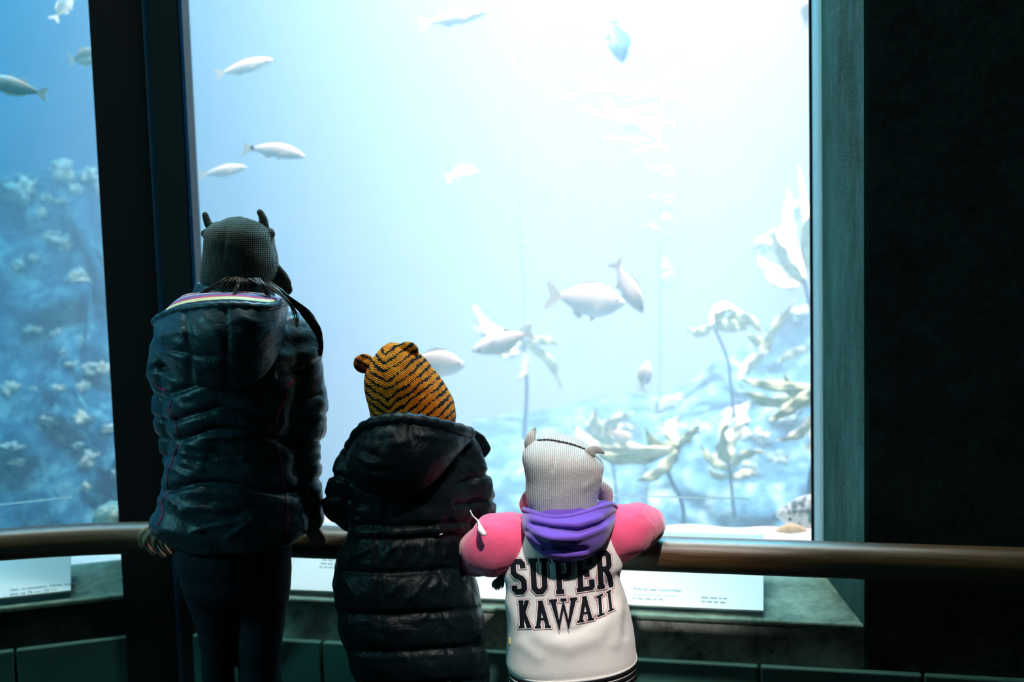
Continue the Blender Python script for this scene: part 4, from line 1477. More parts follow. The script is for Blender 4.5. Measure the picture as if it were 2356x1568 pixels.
    for nm, pl in (('left', [[(355, 880), (368, 893), (382, 898)], [(394, 922), (390, 942), (404, 969), (406, 985), (416, 1004)], [(411, 1021), (396, 1059), (386, 1089), (385, 1118)], [(386, 1133), (374, 1153), (373, 1183), (364, 1210)]]),
                   ('right', [[(679, 869), (660, 892), (659, 916), (637, 954), (638, 977), (633, 1006)], [(634, 1022), (640, 1032), (647, 1065), (652, 1128)], [(652, 1133), (659, 1150), (662, 1197), (659, 1236)]])):
        for l in pl:
            pts_ = [on_surface(bv, x, y, 0.0005, GY) for x, y in [tuple(q) for q in catmull(l, 26)]]
            v, f = tube_vf(pts_, 0.0014, 8)
            mesh_obj('piping', v, f, M['piping'], jacket)

    # ---- stand collar and hood
    v, f = rings_vf(px_rings([(440, 705, 640, 705, .085), (443, 680, 632, 680, .078), (452, 650, 626, 654, .070)], GY + .005), 36, 4)
    f = f[:-2]
    solid(mesh_obj('collar', v, f, M['nylon'], jacket), 0.008)
    rim = [P(357, 741, GY - .02), P(374, 727, GY - .06), P(410, 714, GY - .105), P(455, 706, GY - .135), P(505, 702, GY - .15), P(555, 702, GY - .15), P(605, 706, GY - .135), P(640, 701, GY - .09), P(661, 690, GY - .03)]
    low = [P(359, 760, GY - .03), P(366, 805, GY - .075), P(398, 848, GY - .105), P(445, 880, GY - .115), P(500, 893, GY - .118), P(552, 893, GY - .118), P(602, 868, GY - .112), P(642, 810, GY - .085), P(662, 705, GY - .03)]
    neck = [P(392, 716, GY - .0), P(412, 690, GY - .03), P(430, 678, GY - .05), P(462, 674, GY - .066), P(505, 672, GY - .07), P(555, 672, GY - .07), P(600, 676, GY - .066), P(635, 684, GY - .04), P(657, 688, GY + .0)]
    ov, of, iv, if_, uvs, R_ = hood_grid(rim, low, neck, 48, 26, 14, 0.042, -0.008)
    hs = [[(428, 718), (440, 800), (440, 880)], [(520, 706), (522, 800), (525, 893)], [(365, 800), (445, 812), (500, 815)], [(440, 820), (520, 818), (640, 822)]]
    hw = [((470, 730), (500, 760), 8), ((560, 730), (600, 750), 8), ((620, 760), (655, 740), 8), ((380, 770), (420, 760), 8), ((450, 850), (500, 840), 9), ((380, 810), (420, 830), 8), ((590, 790), (640, 750), 8)]
    def hdis(c):
        x, y = pix(c)
        dm = min(line_dist((x, y), l) for l in hs)
        d = -0.007 * math.exp(-(dm / 6) ** 2)
        for a, b, w in hw: d += 0.004 * math.exp(-(seg_dist((x, y), a, b) / w) ** 2)
        d += 0.004 * noise.fractal(Vector((c.x * 14 + c.z * 10, c.y * 14, c.z * 20)), .8, 2, 3)
        return d
    ov = [q + Vector((0, -1, 0.15)) * hdis(q) for q in ov]
    hood = mesh_obj('hood', ov, of, M['nylon'], jacket)
    solid(hood, 0.006, 0.0)
    subsurf(hood, 1)
    ln = mesh_obj('hood_lining', iv, if_, M['lining'], hood, True, uvs)
    solid(ln, 0.004, 0.0)
    rp = [q + Vector((0, -.003, .0)) for q in R_]
    rr = [.0085 + .0012 * math.sin(i * 1.9) for i in range(len(rp))]
    v, f = tube_vf(rp, rr, 10)
    mesh_obj('hood_rim', v, f, M['nylon'], hood)

    # ---- hat
    hv = rings_vf(px_rings([(463, 652, 622, 652, .078), (464, 630, 633, 632, .082), (467, 612, 638, 612, .085), (471, 580, 636, 590, .086), (473, 555, 630, 560, .085), (474, 535, 627, 540, .080), (484, 520, 618, 524, .070), (500, 508, 604, 511, .055), (520, 500, 585, 503, .035), (540, 496, 566, 498, .014)], GY + .005), 40, 4, 2.2)
    add(hv, smooth_tube_vf([pt(482, 545, GY, .012), pt(474, 538, GY, .011), pt(470, 537, GY, .008)], 8, 10))
    add(hv, smooth_tube_vf([pt(612, 545, GY, .014), pt(621, 536, GY, .012), pt(624, 540, GY, .009)], 8, 10))
    hm = fuse(hv, 0.004, 4)
    def hd(c, n):
        x, y = pix(c)
        d = -0.0025 * math.exp(-(line_dist((x, y), [(524, 512), (516, 560), (512, 600)]) / 3) ** 2) * (1 if n.y < 0 else 0)
        d -= 0.003 * math.exp(-(line_dist((x, y), [(500, 505), (552, 494), (600, 508)]) / 3) ** 2)
        return d + 0.0018 * noise.noise(c * 30)
    displace(hm, hd)
    hat = me_obj('hat', hm, M['knit_char'], root)
    for hp in ([(487, 524, .013), (479, 514, .0105), (475, 503, .009), (472, 494, .0078)], [(607, 522, .0135), (606, 508, .0115), (603, 497, .0095), (598, 488, .008)]):
        v, f = smooth_tube_vf([pt(x, y, GY, r * 0.8) for x, y, r in hp], 16, 14)
        mesh_obj('horn', v, f, M['knit_char'], hat)
    # ear flap hanging at the right
    fv = smooth_tube_vf([pt(626, 620, GY + .02, .020), pt(640, 640, GY + .03, .022), pt(652, 655, GY + .035, .019), pt(658, 664, GY + .037, .014)], 16, 18, 0.6)
    mesh_obj('ear_flap', fv[0], fv[1], M['knit_char'], hat)

    # ---- hair: locks as tapering strands
    r = random.Random(3)
    hair = empty('hair', (0, 0, 0)); hair.parent = root; hair.matrix_parent_inverse = Matrix.Translation(-root.location)
    def strand(path, r_, jit):
        ctrl = []
        for i, (x, y, dy) in enumerate(path):
            t = i / (len(path) - 1)
            ctrl.append(pt(x + r.uniform(-1, 1) * jit * (0.4 + t), y + r.uniform(-1, 1) * jit * .4, GY + dy + r.uniform(-.004, .004), r_ * (1.0 - 0.75 * t)))
        return smooth_tube_vf(ctrl, 20, 5, ball=False)
    hvf = ([], [])
    for k in range(60):                                   # long lock over the right shoulder
        a = r.random()
        add(hvf, strand([(590 + 30 * a, 648, -.05), (628 + 20 * a, 668, -.075), (668 + 8 * a, 695 - 6 * a, -.075), (700 + 14 * a, 730 - 10 * a, -.06), (728 + 9 * a, 768 - 8 * a, -.045), (736 + 4 * a, 792 + 12 * a, -.04), (733 + 4 * a, 806 + 16 * a, -.04)], r.uniform(.0012, .0024), 4))
    for k in range(14):
        a = r.random()
        add(hvf, strand([(600, 648, -.05), (640, 672, -.085), (668, 700, -.10), (678 + 6 * a, 728, -.095), (680 + 8 * a, 752, -.09)], r.uniform(.0009, .0016), 4))
    for k in range(26):                                   # wisps fanning out below the hat
        a = r.random()
        add(hvf, strand([(520 + 20 * a, 638, -.085), (500 + 16 * a, 652, -.095), (470 + 10 * a, 668, -.09), (445 + 8 * a, 684, -.085), (425 + 8 * a, 694, -.07)], r.uniform(.0009, .0017), 4))
    for k in range(26):
        a = r.random(); x = 505 + 70 * a
        add(hvf, strand([(540 + 15 * a, 638, -.088), (x, 650, -.10), (x + 6 * (a - .5), 668, -.10), (x + 10 * (a - .5), 678 + 10 * r.random(), -.10)], r.uniform(.0008, .0016), 3))
    for k in range(9):
        a = r.random()
        add(hvf, strand([(548, 640, -.09), (540 + 10 * a, 660, -.105), (534 + 9 * a, 680, -.12), (531 + 8 * a, 697, -.135)], r.uniform(.0008, .0014), 2))
    for k in range(22):
        a = r.random()
        add(hvf, strand([(560 + 40 * a, 640, -.085), (590 + 20 * a, 655, -.095), (606 + 14 * a, 672, -.09), (612 + 12 * a, 684, -.085)], r.uniform(.0009, .0016), 3))
    mesh_obj('hair_locks', hvf[0], hvf[1], M['hair'], hair)['kind'] = 'stuff'
    return root


girl = build_girl()


# ================================================== child with the tiger hat and long black coat
MY = 2.342
def build_mid():
    hc = P(942, 905, MY + .01)
    vf = head_vf(hc, 0.068, Vector((0.05, 1, 0)).normalized(), Vector((-0.22, 0, 1)).normalized())
    tubes(vf, [pt(955, 950, MY, .038), pt(955, 1000, MY, .040)], 8)
    add(vf, rings_vf(px_rings([(890, 1005, 1020, 1005, .05), (860, 1050, 1050, 1050, .075), (850, 1150, 1055, 1150, .085), (850, 1250, 1045, 1250, .08), (850, 1400, 1050, 1400, .085)], MY), 24, 3))
    for path in ([pt(845, 1040, MY, .032), pt(822, 1090, MY, .030), pt(800, 1135, MY + .02, .026), pt(792, 1165, MY + .08, .023), pt(812, 1190, MY + .15, .018), pt(838, 1196, MY + .19, .015)],
                 [pt(1052, 1030, MY, .032), pt(1072, 1090, MY, .030), pt(1086, 1140, MY + .02, .026), pt(1084, 1170, MY + .08, .023), pt(1062, 1192, MY + .15, .018), pt(1040, 1198, MY + .19, .015)]):
        tubes(vf, path, 20)
    for hx, sg in ((838, 1), (1040, -1)):
        for k in range(4):
            x = hx + sg * (4 + 9 * k)
            tubes(vf, [pt(x - sg * 6, 1197, MY + .185, .0075), pt(x, 1196, MY + .215, .007), pt(x + sg * 2, 1204, MY + .240, .006), pt(x + sg * 2, 1216, MY + .245, .0052)], 10, 8)
        tubes(vf, [pt(hx - sg * 8, 1200, MY + .18, .007), pt(hx - sg * 18, 1206, MY + .205, .006), pt(hx - sg * 20, 1214, MY + .21, .005)], 10, 8)
        tubes(vf, [pt(hx, 1197, MY + .17, .013), pt(hx + sg * 16, 1197, MY + .195, .011)], 8, 10)
    for s, x in ((-1, 905), (1, 1010)):
        h = P(x, 1400, MY)
        tubes(vf, [tuple(h) + (.05,), (h.x, MY, .36, .042), (h.x, MY, .22, .034), (h.x, MY, .08, .026)], 16)
        tubes(vf, [(h.x, MY, .08, .026), (h.x + .008 * s, MY + .05, .04, .024), (h.x + .012 * s, MY + .10, .028, .019)], 10)
    root = me_obj('person', fuse(vf, 0.0045, 3), M['skin'])
    tag(root, 'child in long glossy black puffer coat and orange tiger hat', 'person')
    face_parts(hc, 0.068, root, Vector((0.05, 1, 0)).normalized(), Vector((-0.22, 0, 1)).normalized())
    for s, x in ((-1, 905), (1, 1010)):
        h = P(x, 1400, MY)
        v, f = smooth_tube_vf([(h.x, MY + .0, .42, .055), (h.x, MY, .3, .052), (h.x, MY, .16, .046), (h.x, MY, .075, .045)], 20, 20)
        mesh_obj('trouser_leg', v, f, M['denim'], root)
        sv = smooth_tube_vf([(h.x, MY - .06, .04, .034), (h.x, MY - .01, .048, .04), (h.x + .006 * s, MY + .05, .038, .036), (h.x + .01 * s, MY + .11, .03, .03)], 18, 14)
        mesh_obj('shoe', [Vector((q.x, q.y, max(0.004, q.z))) for q in sv[0]], sv[1], M['shoe'], root)

    ck = rings_vf(px_rings([(900, 985, 1010, 985, .05), (858, 1010, 1055, 1010, .075), (825, 1045, 1085, 1045, .095), (812, 1090, 1092, 1090, .108), (806, 1150, 1092, 1150, .112), (798, 1204, 1086, 1204, .110), (794, 1232, 1076, 1232, .108), (782, 1266, 1074, 1266, .116), (772, 1300, 1080, 1300, .125), (771, 1340, 1095, 1340, .128), (775, 1388, 1106, 1388, .130), (783, 1440, 1112, 1440, .130), (797, 1484, 1116, 1484, .128), (806, 1512, 1121, 1512, .126), (822, 1556, 1126, 1556, .122), (836, 1600, 1116, 1600, .115), (842, 1625, 1108, 1625, .11)], MY), 48, 4, 2.3)
    add(ck, smooth_tube_vf([pt(860, 1025, MY, .044), pt(838, 1052, MY, .046), pt(820, 1090, MY, .046), pt(798, 1130, MY + .02, .045), pt(788, 1160, MY + .07, .041), pt(806, 1186, MY + .13, .034), pt(828, 1194, MY + .165, .029)], 36, 22))
    add(ck, smooth_tube_vf([pt(1040, 1018, MY, .044), pt(1060, 1050, MY, .046), pt(1074, 1092, MY, .046), pt(1086, 1135, MY + .01, .046), pt(1092, 1168, MY + .04, .043), pt(1072, 1190, MY + .11, .036), pt(1048, 1196, MY + .165, .029)], 36, 22))
    cm = fuse(ck, 0.005, 5)
    rowsL = [1204, 1234, 1310, 1407, 1492, 1570]
    slv = [[(760, 1090), (850, 1120)], [(1060, 1112), (1140, 1082)], [(740, 1140), (830, 1160)], [(1050, 1160), (1150, 1150)], [(790, 1050), (860, 1075)]]
    rowseam = [[(770, y + 4), (900, y + 8), (1000, y + 2), (1130, y - 8)] for y in rowsL]
    vert = [[(872, 1234), (868, 1330), (880, 1460)], [(1003, 1234), (1012, 1320), (1030, 1460), (1036, 1568)]]
    wr = [((905, 1255), (885, 1285), 6), ((930, 1250), (918, 1290), 6), ((975, 1250), (960, 1290), 5), ((1000, 1245), (992, 1300), 5), ((1030, 1245), (1015, 1290), 5), ((1050, 1245), (1060, 1290), 5), ((985, 1325), (945, 1372), 7), ((920, 1340), (900, 1365), 7), ((1012, 1330), (990, 1352), 5), ((1040, 1320), (1028, 1350), 6), ((850, 1262), (820, 1280), 7), ((980, 1415), (960, 1428), 7), ((1020, 1420), (1055, 1450), 4)]
    def cd(c, n):
        x, y = pix(c)
        back = max(0.25, min(1.0, -n.y * 1.2))
        dm = min(line_dist((x, y), l) for l in rowseam)
        low = 1.0 if y > 1196 else 0.35
        d = -0.008 * back * math.exp(-(dm / 7) ** 2) * low + (0.005 * back * (1 - math.exp(-(dm / 26) ** 2)) if y > 1240 else 0)
        for l in vert: d -= 0.006 * back * math.exp(-(line_dist((x, y), l) / 4) ** 2)
        for l in slv: d -= 0.008 * math.exp(-(line_dist((x, y), l) / 6) ** 2)
        for a, b, w in wr: d += 0.0055 * back * math.exp(-(seg_dist((x, y), a, b) / w) ** 2)
        gather = math.exp(-((y - 1234) / 34) ** 2) + math.exp(-((y - 1204) / 16) ** 2)
        d += 0.0045 * gather * noise.noise(Vector((c.x * 55, c.y * 20, c.z * 9))) * back
        d += 0.005 * noise.fractal(Vector((c.x * 14 + 8 * c.z, c.y * 14, c.z * 13)), .8, 2, 3)
        return d
    displace(cm, cd)
    coat = me_obj('coat', cm, M['nylon_black'], root)

    # hood
    rim = [P(806, 1030, MY - .03), P(830, 993, MY - .085), P(862, 974, MY - .12), P(908, 966, MY - .14), P(950, 966, MY - .142), P(1000, 976, MY - .13), P(1050, 988, MY - .09), P(1082, 998, MY - .03)]
    low = [P(800, 1048, MY - .04), P(803, 1085, MY - .09), P(830, 1122, MY - .112), P(885, 1140, MY - .118), P(940, 1138, MY - .118), P(995, 1108, MY - .112), P(1045, 1050, MY - .085), P(1083, 1008, MY - .03)]
    neck = [P(845, 1000, MY), P(852, 980, MY - .03), P(870, 972, MY - .06), P(910, 965, MY - .085), P(950, 966, MY - .085), P(1000, 974, MY - .075), P(1035, 984, MY - .04), P(1060, 990, MY)]
    ov, of, iv, if_, uvs, R_ = hood_grid(rim, low, neck, 44, 26, 12, 0.045, 0.02)
    hw = [((835, 1002), (905, 998), 7), ((822, 1020), (870, 1022), 7), ((862, 1030), (890, 1046), 8), ((895, 1020), (935, 1015), 7), ((830, 1054), (870, 1064), 8), ((850, 1068), (895, 1066), 7), ((840, 1090), (880, 1095), 6), ((960, 1000), (1010, 1005), 6), ((1030, 1010), (1075, 1003), 6)]
    hs = [[(945, 970), (942, 1050), (945, 1138)], [(852, 985), (855, 1060), (862, 1130)]]
    def hdis(c):
        x, y = pix(c)
        d = 0.003 * noise.fractal(Vector((c.x * 16 + c.z * 12, c.y * 14, c.z * 22)), .8, 2, 3)
        for a, b, w in hw: d += 0.006 * math.exp(-(seg_dist((x, y), a, b) / w) ** 2)
        for l in hs: d -= 0.004 * math.exp(-(line_dist((x, y), l) / 4) ** 2)
        return d
    ov = [q + Vector((0, -1, 0.15)) * hdis(q) for q in ov]
    hood = mesh_obj('hood', ov, of, M['nylon_black'], coat)
    solid(hood, 0.006, 0.0); subsurf(hood, 1)
    solid(mesh_obj('hood_lining', iv, if_, M['nylon_black'], hood), 0.004, 0.0)
    rp = [q + Vector((0, -.004, .002)) for q in R_]
    v, f = tube_vf(rp, [.0125 + .0014 * math.sin(i * 1.7) for i in range(len(rp))], 12)
    mesh_obj('hood_rim', v, f, M['nylon_black'], hood)
    # upturned front edge of the hood on the right shoulder
    pl = [(1076, 986), (1096, 990), (1113, 1001), (1124, 1018), (1131, 1033), (1121, 1047), (1112, 1056), (1090, 1030), (1080, 1008)]
    vv = [P(x, y, MY + .03 - .0002 * (x - 1080)) for x, y in pl] + [P(x, y, MY + .055) for x, y in pl]
    n_ = len(pl)
    bevel(mesh_obj('hood_edge', vv, [tuple(range(n_)), tuple(range(n_, 2 * n_))[::-1]] + [(i, (i + 1) % n_, n_ + (i + 1) % n_, n_ + i) for i in range(n_)], M['nylon_black'], hood, False), 0.006, 3)
    # white thread stuck on the coat
    bv = bvh_of(coat)
    q = on_surface(bv, 1012, 1229, 0.001, MY)
    v, f = smooth_tube_vf([tuple(q) + (.0016,), tuple(q + Vector((.004, 0, .001))) + (.0016,)], 6, 6)
    mesh_obj('lint', v, f, M['zip_white'], coat)

    # tiger hat
    hv = rings_vf(px_rings([(858, 975, 1047, 988, .080), (855, 962, 1048, 972, .083), (849, 934, 1049, 948, .086), (841, 906, 1041, 916, .086), (838, 872, 1024, 885, .083), (844, 848, 1005, 858, .076), (856, 826, 987, 836, .065), (870, 807, 966, 813, .050), (884, 794, 942, 798, .031), (898, 788, 922, 790, .012)], MY + .005), 44, 4, 2.15)
    hm = fuse(hv, 0.004, 4)
    displace(hm, lambda c, n: 0.0012 * noise.noise(c * 60) - 0.0018 * math.exp(-(line_dist(pix(c), [(893, 800), (888, 850), (893, 900), (905, 960)]) / 3) ** 2))
    hat = me_obj('tiger_hat', hm, M['tiger'], root)
    def hat_attr(o):
        at = o.data.attributes.new('hat', 'FLOAT_VECTOR', 'POINT')
        A = P(890, 800, MY); B = P(903, 960, MY)
        up = (A - B).normalized(); sd = Vector((1, 0, 0)) - up * up.x; sd.normalize()
        for i, vtx in enumerate(o.data.vertices):
            d = vtx.co - B
            at.data[i].vector = (d.dot(sd), d.dot(up), vtx.co.y - MY)
    hat_attr(hat)
    for ex, ey, r, dy in ((838, 836, 24, -.0), (938, 808, 24, -.02)):
        c = P(ex, ey, MY + dy)
        rr = r * MY / FPX
        bm = bmesh.new(); bmesh.ops.create_uvsphere(bm, u_segments=20, v_segments=14, radius=1)
        tv = []
        for q in bm.verts:
            p = Vector((q.co.x * rr * 1.05, q.co.y * rr * 0.45, q.co.z * rr * 0.95))
            if q.co.y > 0.2: p.y *= 0.35          # cupped front
            tv.append(c + p)
        fcs = [tuple(x.index for x in p.verts) for p in bm.faces]; bm.free()
        e = mesh_obj('ear', tv, fcs, M['tiger'], hat)
        hat_attr(e)
    # stubs joining the ears to the crown
    v, f = smooth_tube_vf([pt(847, 840, MY, .016), pt(868, 842, MY, .020)], 8, 12)
    hat_attr(mesh_obj('ear_base', v, f, M['tiger'], hat))
    return root


mid = build_mid()


# ================================================== toddler with printed sweatshirt
TY = 2.26
def build_toddler():
    hc = P(1296, 1092, TY + .012)
    vf = head_vf(hc, 0.074, Vector((0.15, 1, 0)).normalized())
    tubes(vf, [pt(1300, 1150, TY, .034), pt(1302, 1195, TY, .036)], 8)
    add(vf, rings_vf(px_rings([(1235, 1200, 1385, 1200, .045), (1210, 1240, 1405, 1240, .06), (1195, 1330, 1405, 1330, .07), (1200, 1450, 1425, 1450, .085), (1215, 1560, 1420, 1560, .085), (1235, 1640, 1400, 1640, .075)], TY), 24, 3))
    LA = [(1200, 1245, TY, .034), (1150, 1258, TY + .01, .034), (1112, 1270, TY + .03, .030), (1105, 1262, TY + .08, .026), (1128, 1222, TY + .15, .020), (1165, 1206, TY + .19, .015)]
    RA = [(1400, 1240, TY, .034), (1440, 1228, TY + .01, .034), (1476, 1216, TY + .04, .030), (1482, 1208, TY + .10, .025), (1462, 1200, TY + .16, .019), (1435, 1200, TY + .19, .015)]
    for path in (LA, RA): tubes(vf, [pt(*q) for q in path], 20)
    for hx, sg in ((1168, 1), (1432, -1)):
        for k in range(4):
            x = hx + sg * (2 + 9 * k)
            tubes(vf, [pt(x - sg * 4, 1203, TY + .185, .0065), pt(x, 1200, TY + .205, .006), pt(x + sg * 2, 1206, TY + .225, .0052), pt(x + sg * 2, 1214, TY + .232, .0045)], 10, 8)
        tubes(vf, [pt(hx - sg * 6, 1206, TY + .185, .006), pt(hx - sg * 12, 1212, TY + .2, .005), pt(hx - sg * 12, 1218, TY + .205, .0045)], 10, 8)
        tubes(vf, [pt(hx - sg * 4, 1204, TY + .18, .012), pt(hx + sg * 14, 1203, TY + .195, .010)], 8, 10)
    for s, x in ((-1, 1265), (1, 1370)):
        h = P(x, 1600, TY)
        tubes(vf, [tuple(h) + (.05,), (h.x, TY, .24, .042), (h.x, TY, .14, .034), (h.x, TY, .06, .026)], 14)
        tubes(vf, [(h.x, TY, .06, .026), (h.x + .006 * s, TY + .04, .034, .022), (h.x + .01 * s, TY + .08, .025, .017)], 10)
    root = me_obj('person', fuse(vf, 0.0042, 3), M['skin'])
    tag(root, 'toddler in white printed sweatshirt with pink sleeves leaning on the rail', 'person')
    face_parts(hc, 0.074, root, Vector((0.15, 1, 0)).normalized())
    tv = rings_vf(px_rings([(1195, 1530, 1450, 1530, .088), (1200, 1580, 1440, 1580, .09), (1210, 1640, 1425, 1640, .085), (1225, 1680, 1415, 1680, .075)], TY), 30, 3)
    for s, x in ((-1, 1265), (1, 1370)):
        h = P(x, 1600, TY)
        add(tv, smooth_tube_vf([tuple(h) + (.062,), (h.x, TY, .25, .055), (h.x, TY, .15, .048), (h.x, TY, .07, .045)], 20, 20))
        sv = smooth_tube_vf([(h.x, TY - .045, .036, .03), (h.x, TY, .044, .036), (h.x + .005 * s, TY + .05, .034, .032), (h.x + .008 * s, TY + .085, .028, .026)], 18, 14)
        mesh_obj('shoe', [Vector((q.x, q.y, max(0.004, q.z))) for q in sv[0]], sv[1], M['shoe'], root)
    me_obj('leggings', fuse(tv, .005, 4), M['denim'], root)

    # ---- sweatshirt body
    sw = rings_vf(px_rings([(1250, 1180, 1380, 1180, .045), (1215, 1200, 1405, 1198, .06), (1190, 1225, 1420, 1220, .072), (1172, 1262, 1430, 1256, .082), (1160, 1296, 1434, 1290, .087), (1157, 1322, 1427, 1316, .089), (1162, 1350, 1429, 1346, .091), (1165, 1400, 1445, 1394, .097), (1165, 1450, 1456, 1440, .103), (1164, 1500, 1461, 1484, .107), (1164, 1524, 1463, 1500, .107), (1174, 1545, 1462, 1520, .103), (1180, 1572, 1455, 1545, .10)], TY), 52, 4, 2.25)
    sm = fuse(sw, 0.0042, 4)
    folds = [([(1175, 1390), (1210, 1440), (1260, 1475), (1310, 1485), (1370, 1465), (1420, 1400)], 22, .005), ([(1180, 1345), (1195, 1400), (1215, 1450)], 16, -.004), ([(1420, 1360), (1425, 1420), (1415, 1480)], 14, .003), ([(1435, 1390), (1440, 1460)], 10, -.003), ([(1380, 1395), (1395, 1350), (1420, 1325)], 10, -.003), ([(1200, 1480), (1240, 1510)], 16, .003), ([(1285, 1455), (1330, 1450), (1385, 1415)], 8, -.003)]
    def sd_(c, n):
        x, y = pix(c)
        back = 1.0 if n.y < 0.3 else 0.2
        d = 0
        for l, w, a in folds: d += back * a * math.exp(-(line_dist((x, y), l) / w) ** 2)
        return d + 0.0025 * noise.noise(Vector((c.x * 12, c.y * 12, c.z * 9)))
    displace(sm, sd_)
    shirt = me_obj('sweatshirt', sm, M['sweat_white'], root)
    bv = bvh_of(shirt)

    # ---- sleeves
    def sleeve(path, seed):
        m_ = fuse(smooth_tube_vf([pt(*q) for q in path], 40, 26), 0.0045, 3)
        def d_(c, n):
            return 0.0045 * noise.fractal(Vector((c.x * 16 + seed, c.y * 16, c.z * 10)), .8, 2, 2) + 0.002 * math.sin(c.x * 110 + 20 * c.z + seed) * (1 if n.y > -0.6 else .3)
        displace(m_, d_)
        return me_obj('sleeve', m_, M['sweat_pink'], shirt)
    sleeve([(1205, 1228, TY + .012, .045), (1176, 1240, TY + .004, .057), (1148, 1250, TY + .005, .061), (1120, 1266, TY + .015, .053), (1106, 1272, TY + .06, .044), (1124, 1236, TY + .12, .036), (1156, 1208, TY + .165, .028)], 1.0)
    sleeve([(1392, 1222, TY + .012, .045), (1422, 1226, TY + .004, .054), (1448, 1220, TY + .008, .052), (1475, 1211, TY + .03, .045), (1484, 1206, TY + .085, .040), (1466, 1200, TY + .135, .033), (1440, 1200, TY + .165, .028)], 5.0)

    # ---- striped rib hem
    def band(y0, y1, mat, lift):
        rl = [(1171 - lift, 1528 + y0, 1463 + lift, 1502 + y0, .1065 + lift * .0008), (1173 - lift, 1528 + y1, 1463 + lift, 1502 + y1, .1065 + lift * .0008)]
        v, f = rings_vf(px_rings(rl, TY), 64, 2, 2.25)
        solid(mesh_obj('hem_stripe', v, f[:-2], M[mat], shirt), 0.003)
    for k in range(3):
        band(7 + 13 * k, 14.5 + 13 * k, 'stripe_black', 3.0)
    for k in range(4):
        band(1 + 13 * k - (0 if k else -1), 7 + 13 * k, 'sweat_white', 2.2)

    # ---- print on the back
    G = {
        'S': [[(.86, .27), (.86, .15), (.70, .075), (.32, .075), (.16, .16), (.16, .38), (.32, .47), (.70, .55), (.86, .64), (.86, .84), (.70, .925), (.32, .925), (.16, .84), (.16, .74)]],
        'U': [[(.26, .04), (.26, .82), (.42, .93), (.62, .93), (.78, .82), (.78, .04)], [(.05, .05), (.47, .05)], [(.57, .05), (.98, .05)]],
        'P': [[(.30, .03), (.30, .97)], [(.30, .07), (.72, .07), (.86, .15), (.86, .43), (.72, .52), (.30, .52)], [(.05, .05), (.4, .05)], [(.08, .955), (.56, .955)]],
        'E': [[(.27, .04), (.27, .96)], [(.05, .06), (.94, .06)], [(.88, .06), (.88, .27)], [(.27, .48), (.66, .48)], [(.66, .39), (.66, .60)], [(.05, .94), (.96, .94)], [(.90, .94), (.90, .70)]],
        'R': [[(.28, .03), (.28, .97)], [(.28, .06), (.70, .06), (.85, .14), (.85, .40), (.72, .49), (.28, .49)], [(.62, .50), (.82, .70), (.88, .95)], [(.04, .05), (.4, .05)], [(.04, .955), (.50, .955)], [(.72, .955), (1.0, .955)]],
        'K': [[(.30, .03), (.30, .97)], [(.80, .06), (.38, .54)], [(.46, .44), (.82, .95)], [(.05, .05), (.52, .05)], [(.64, .05), (1.0, .05)], [(.05, .955), (.50, .955)], [(.64, .955), (1.0, .955)]],
        'A': [[(.50, .04), (.22, .95)], [(.50, .04), (.80, .95)], [(.30, .67), (.70, .67)], [(.30, .045), (.66, .045)], [(.02, .955), (.40, .955)], [(.62, .955), (1.0, .955)]],
        'W': [[(.13, .04), (.31, .95), (.50, .22), (.69, .95), (.87, .04)], [(.0, .05), (.28, .05)], [(.40, .05), (.62, .05)], [(.73, .05), (1.0, .05)]],
        'I': [[(.5, .04), (.5, .96)], [(.15, .05), (.85, .05)], [(.15, .95), (.85, .95)]],
    }
    cells = [('S', (605, 295), (745, 292), (775, 655), (630, 668), 58), ('U', (778, 292), (1000, 283), (1012, 652), (800, 662), 58), ('P', (1035, 285), (1235, 278), (1245, 640), (1065, 655), 58), ('E', (1275, 285), (1440, 250), (1475, 610), (1285, 640), 58), ('R', (1478, 218), (1640, 205), (1672, 580), (1500, 608), 56),
             ('K', (680, 722), (795, 720), (822, 1005), (685, 1012), 44), ('A', (850, 728), (985, 722), (1030, 1008), (855, 1015), 44), ('W', (1005, 716), (1300, 690), (1285, 985), (1035, 1003), 54), ('A', (1310, 690), (1440, 668), (1475, 925), (1295, 958), 40), ('I', (1480, 690), (1580, 640), (1598, 865), (1490, 905), 34), ('I', (1590, 640), (1660, 600), (1695, 815), (1605, 855), 30)]
    def to_px(X, Y): return 1040 + X * .2219, 1220 + Y * .2219
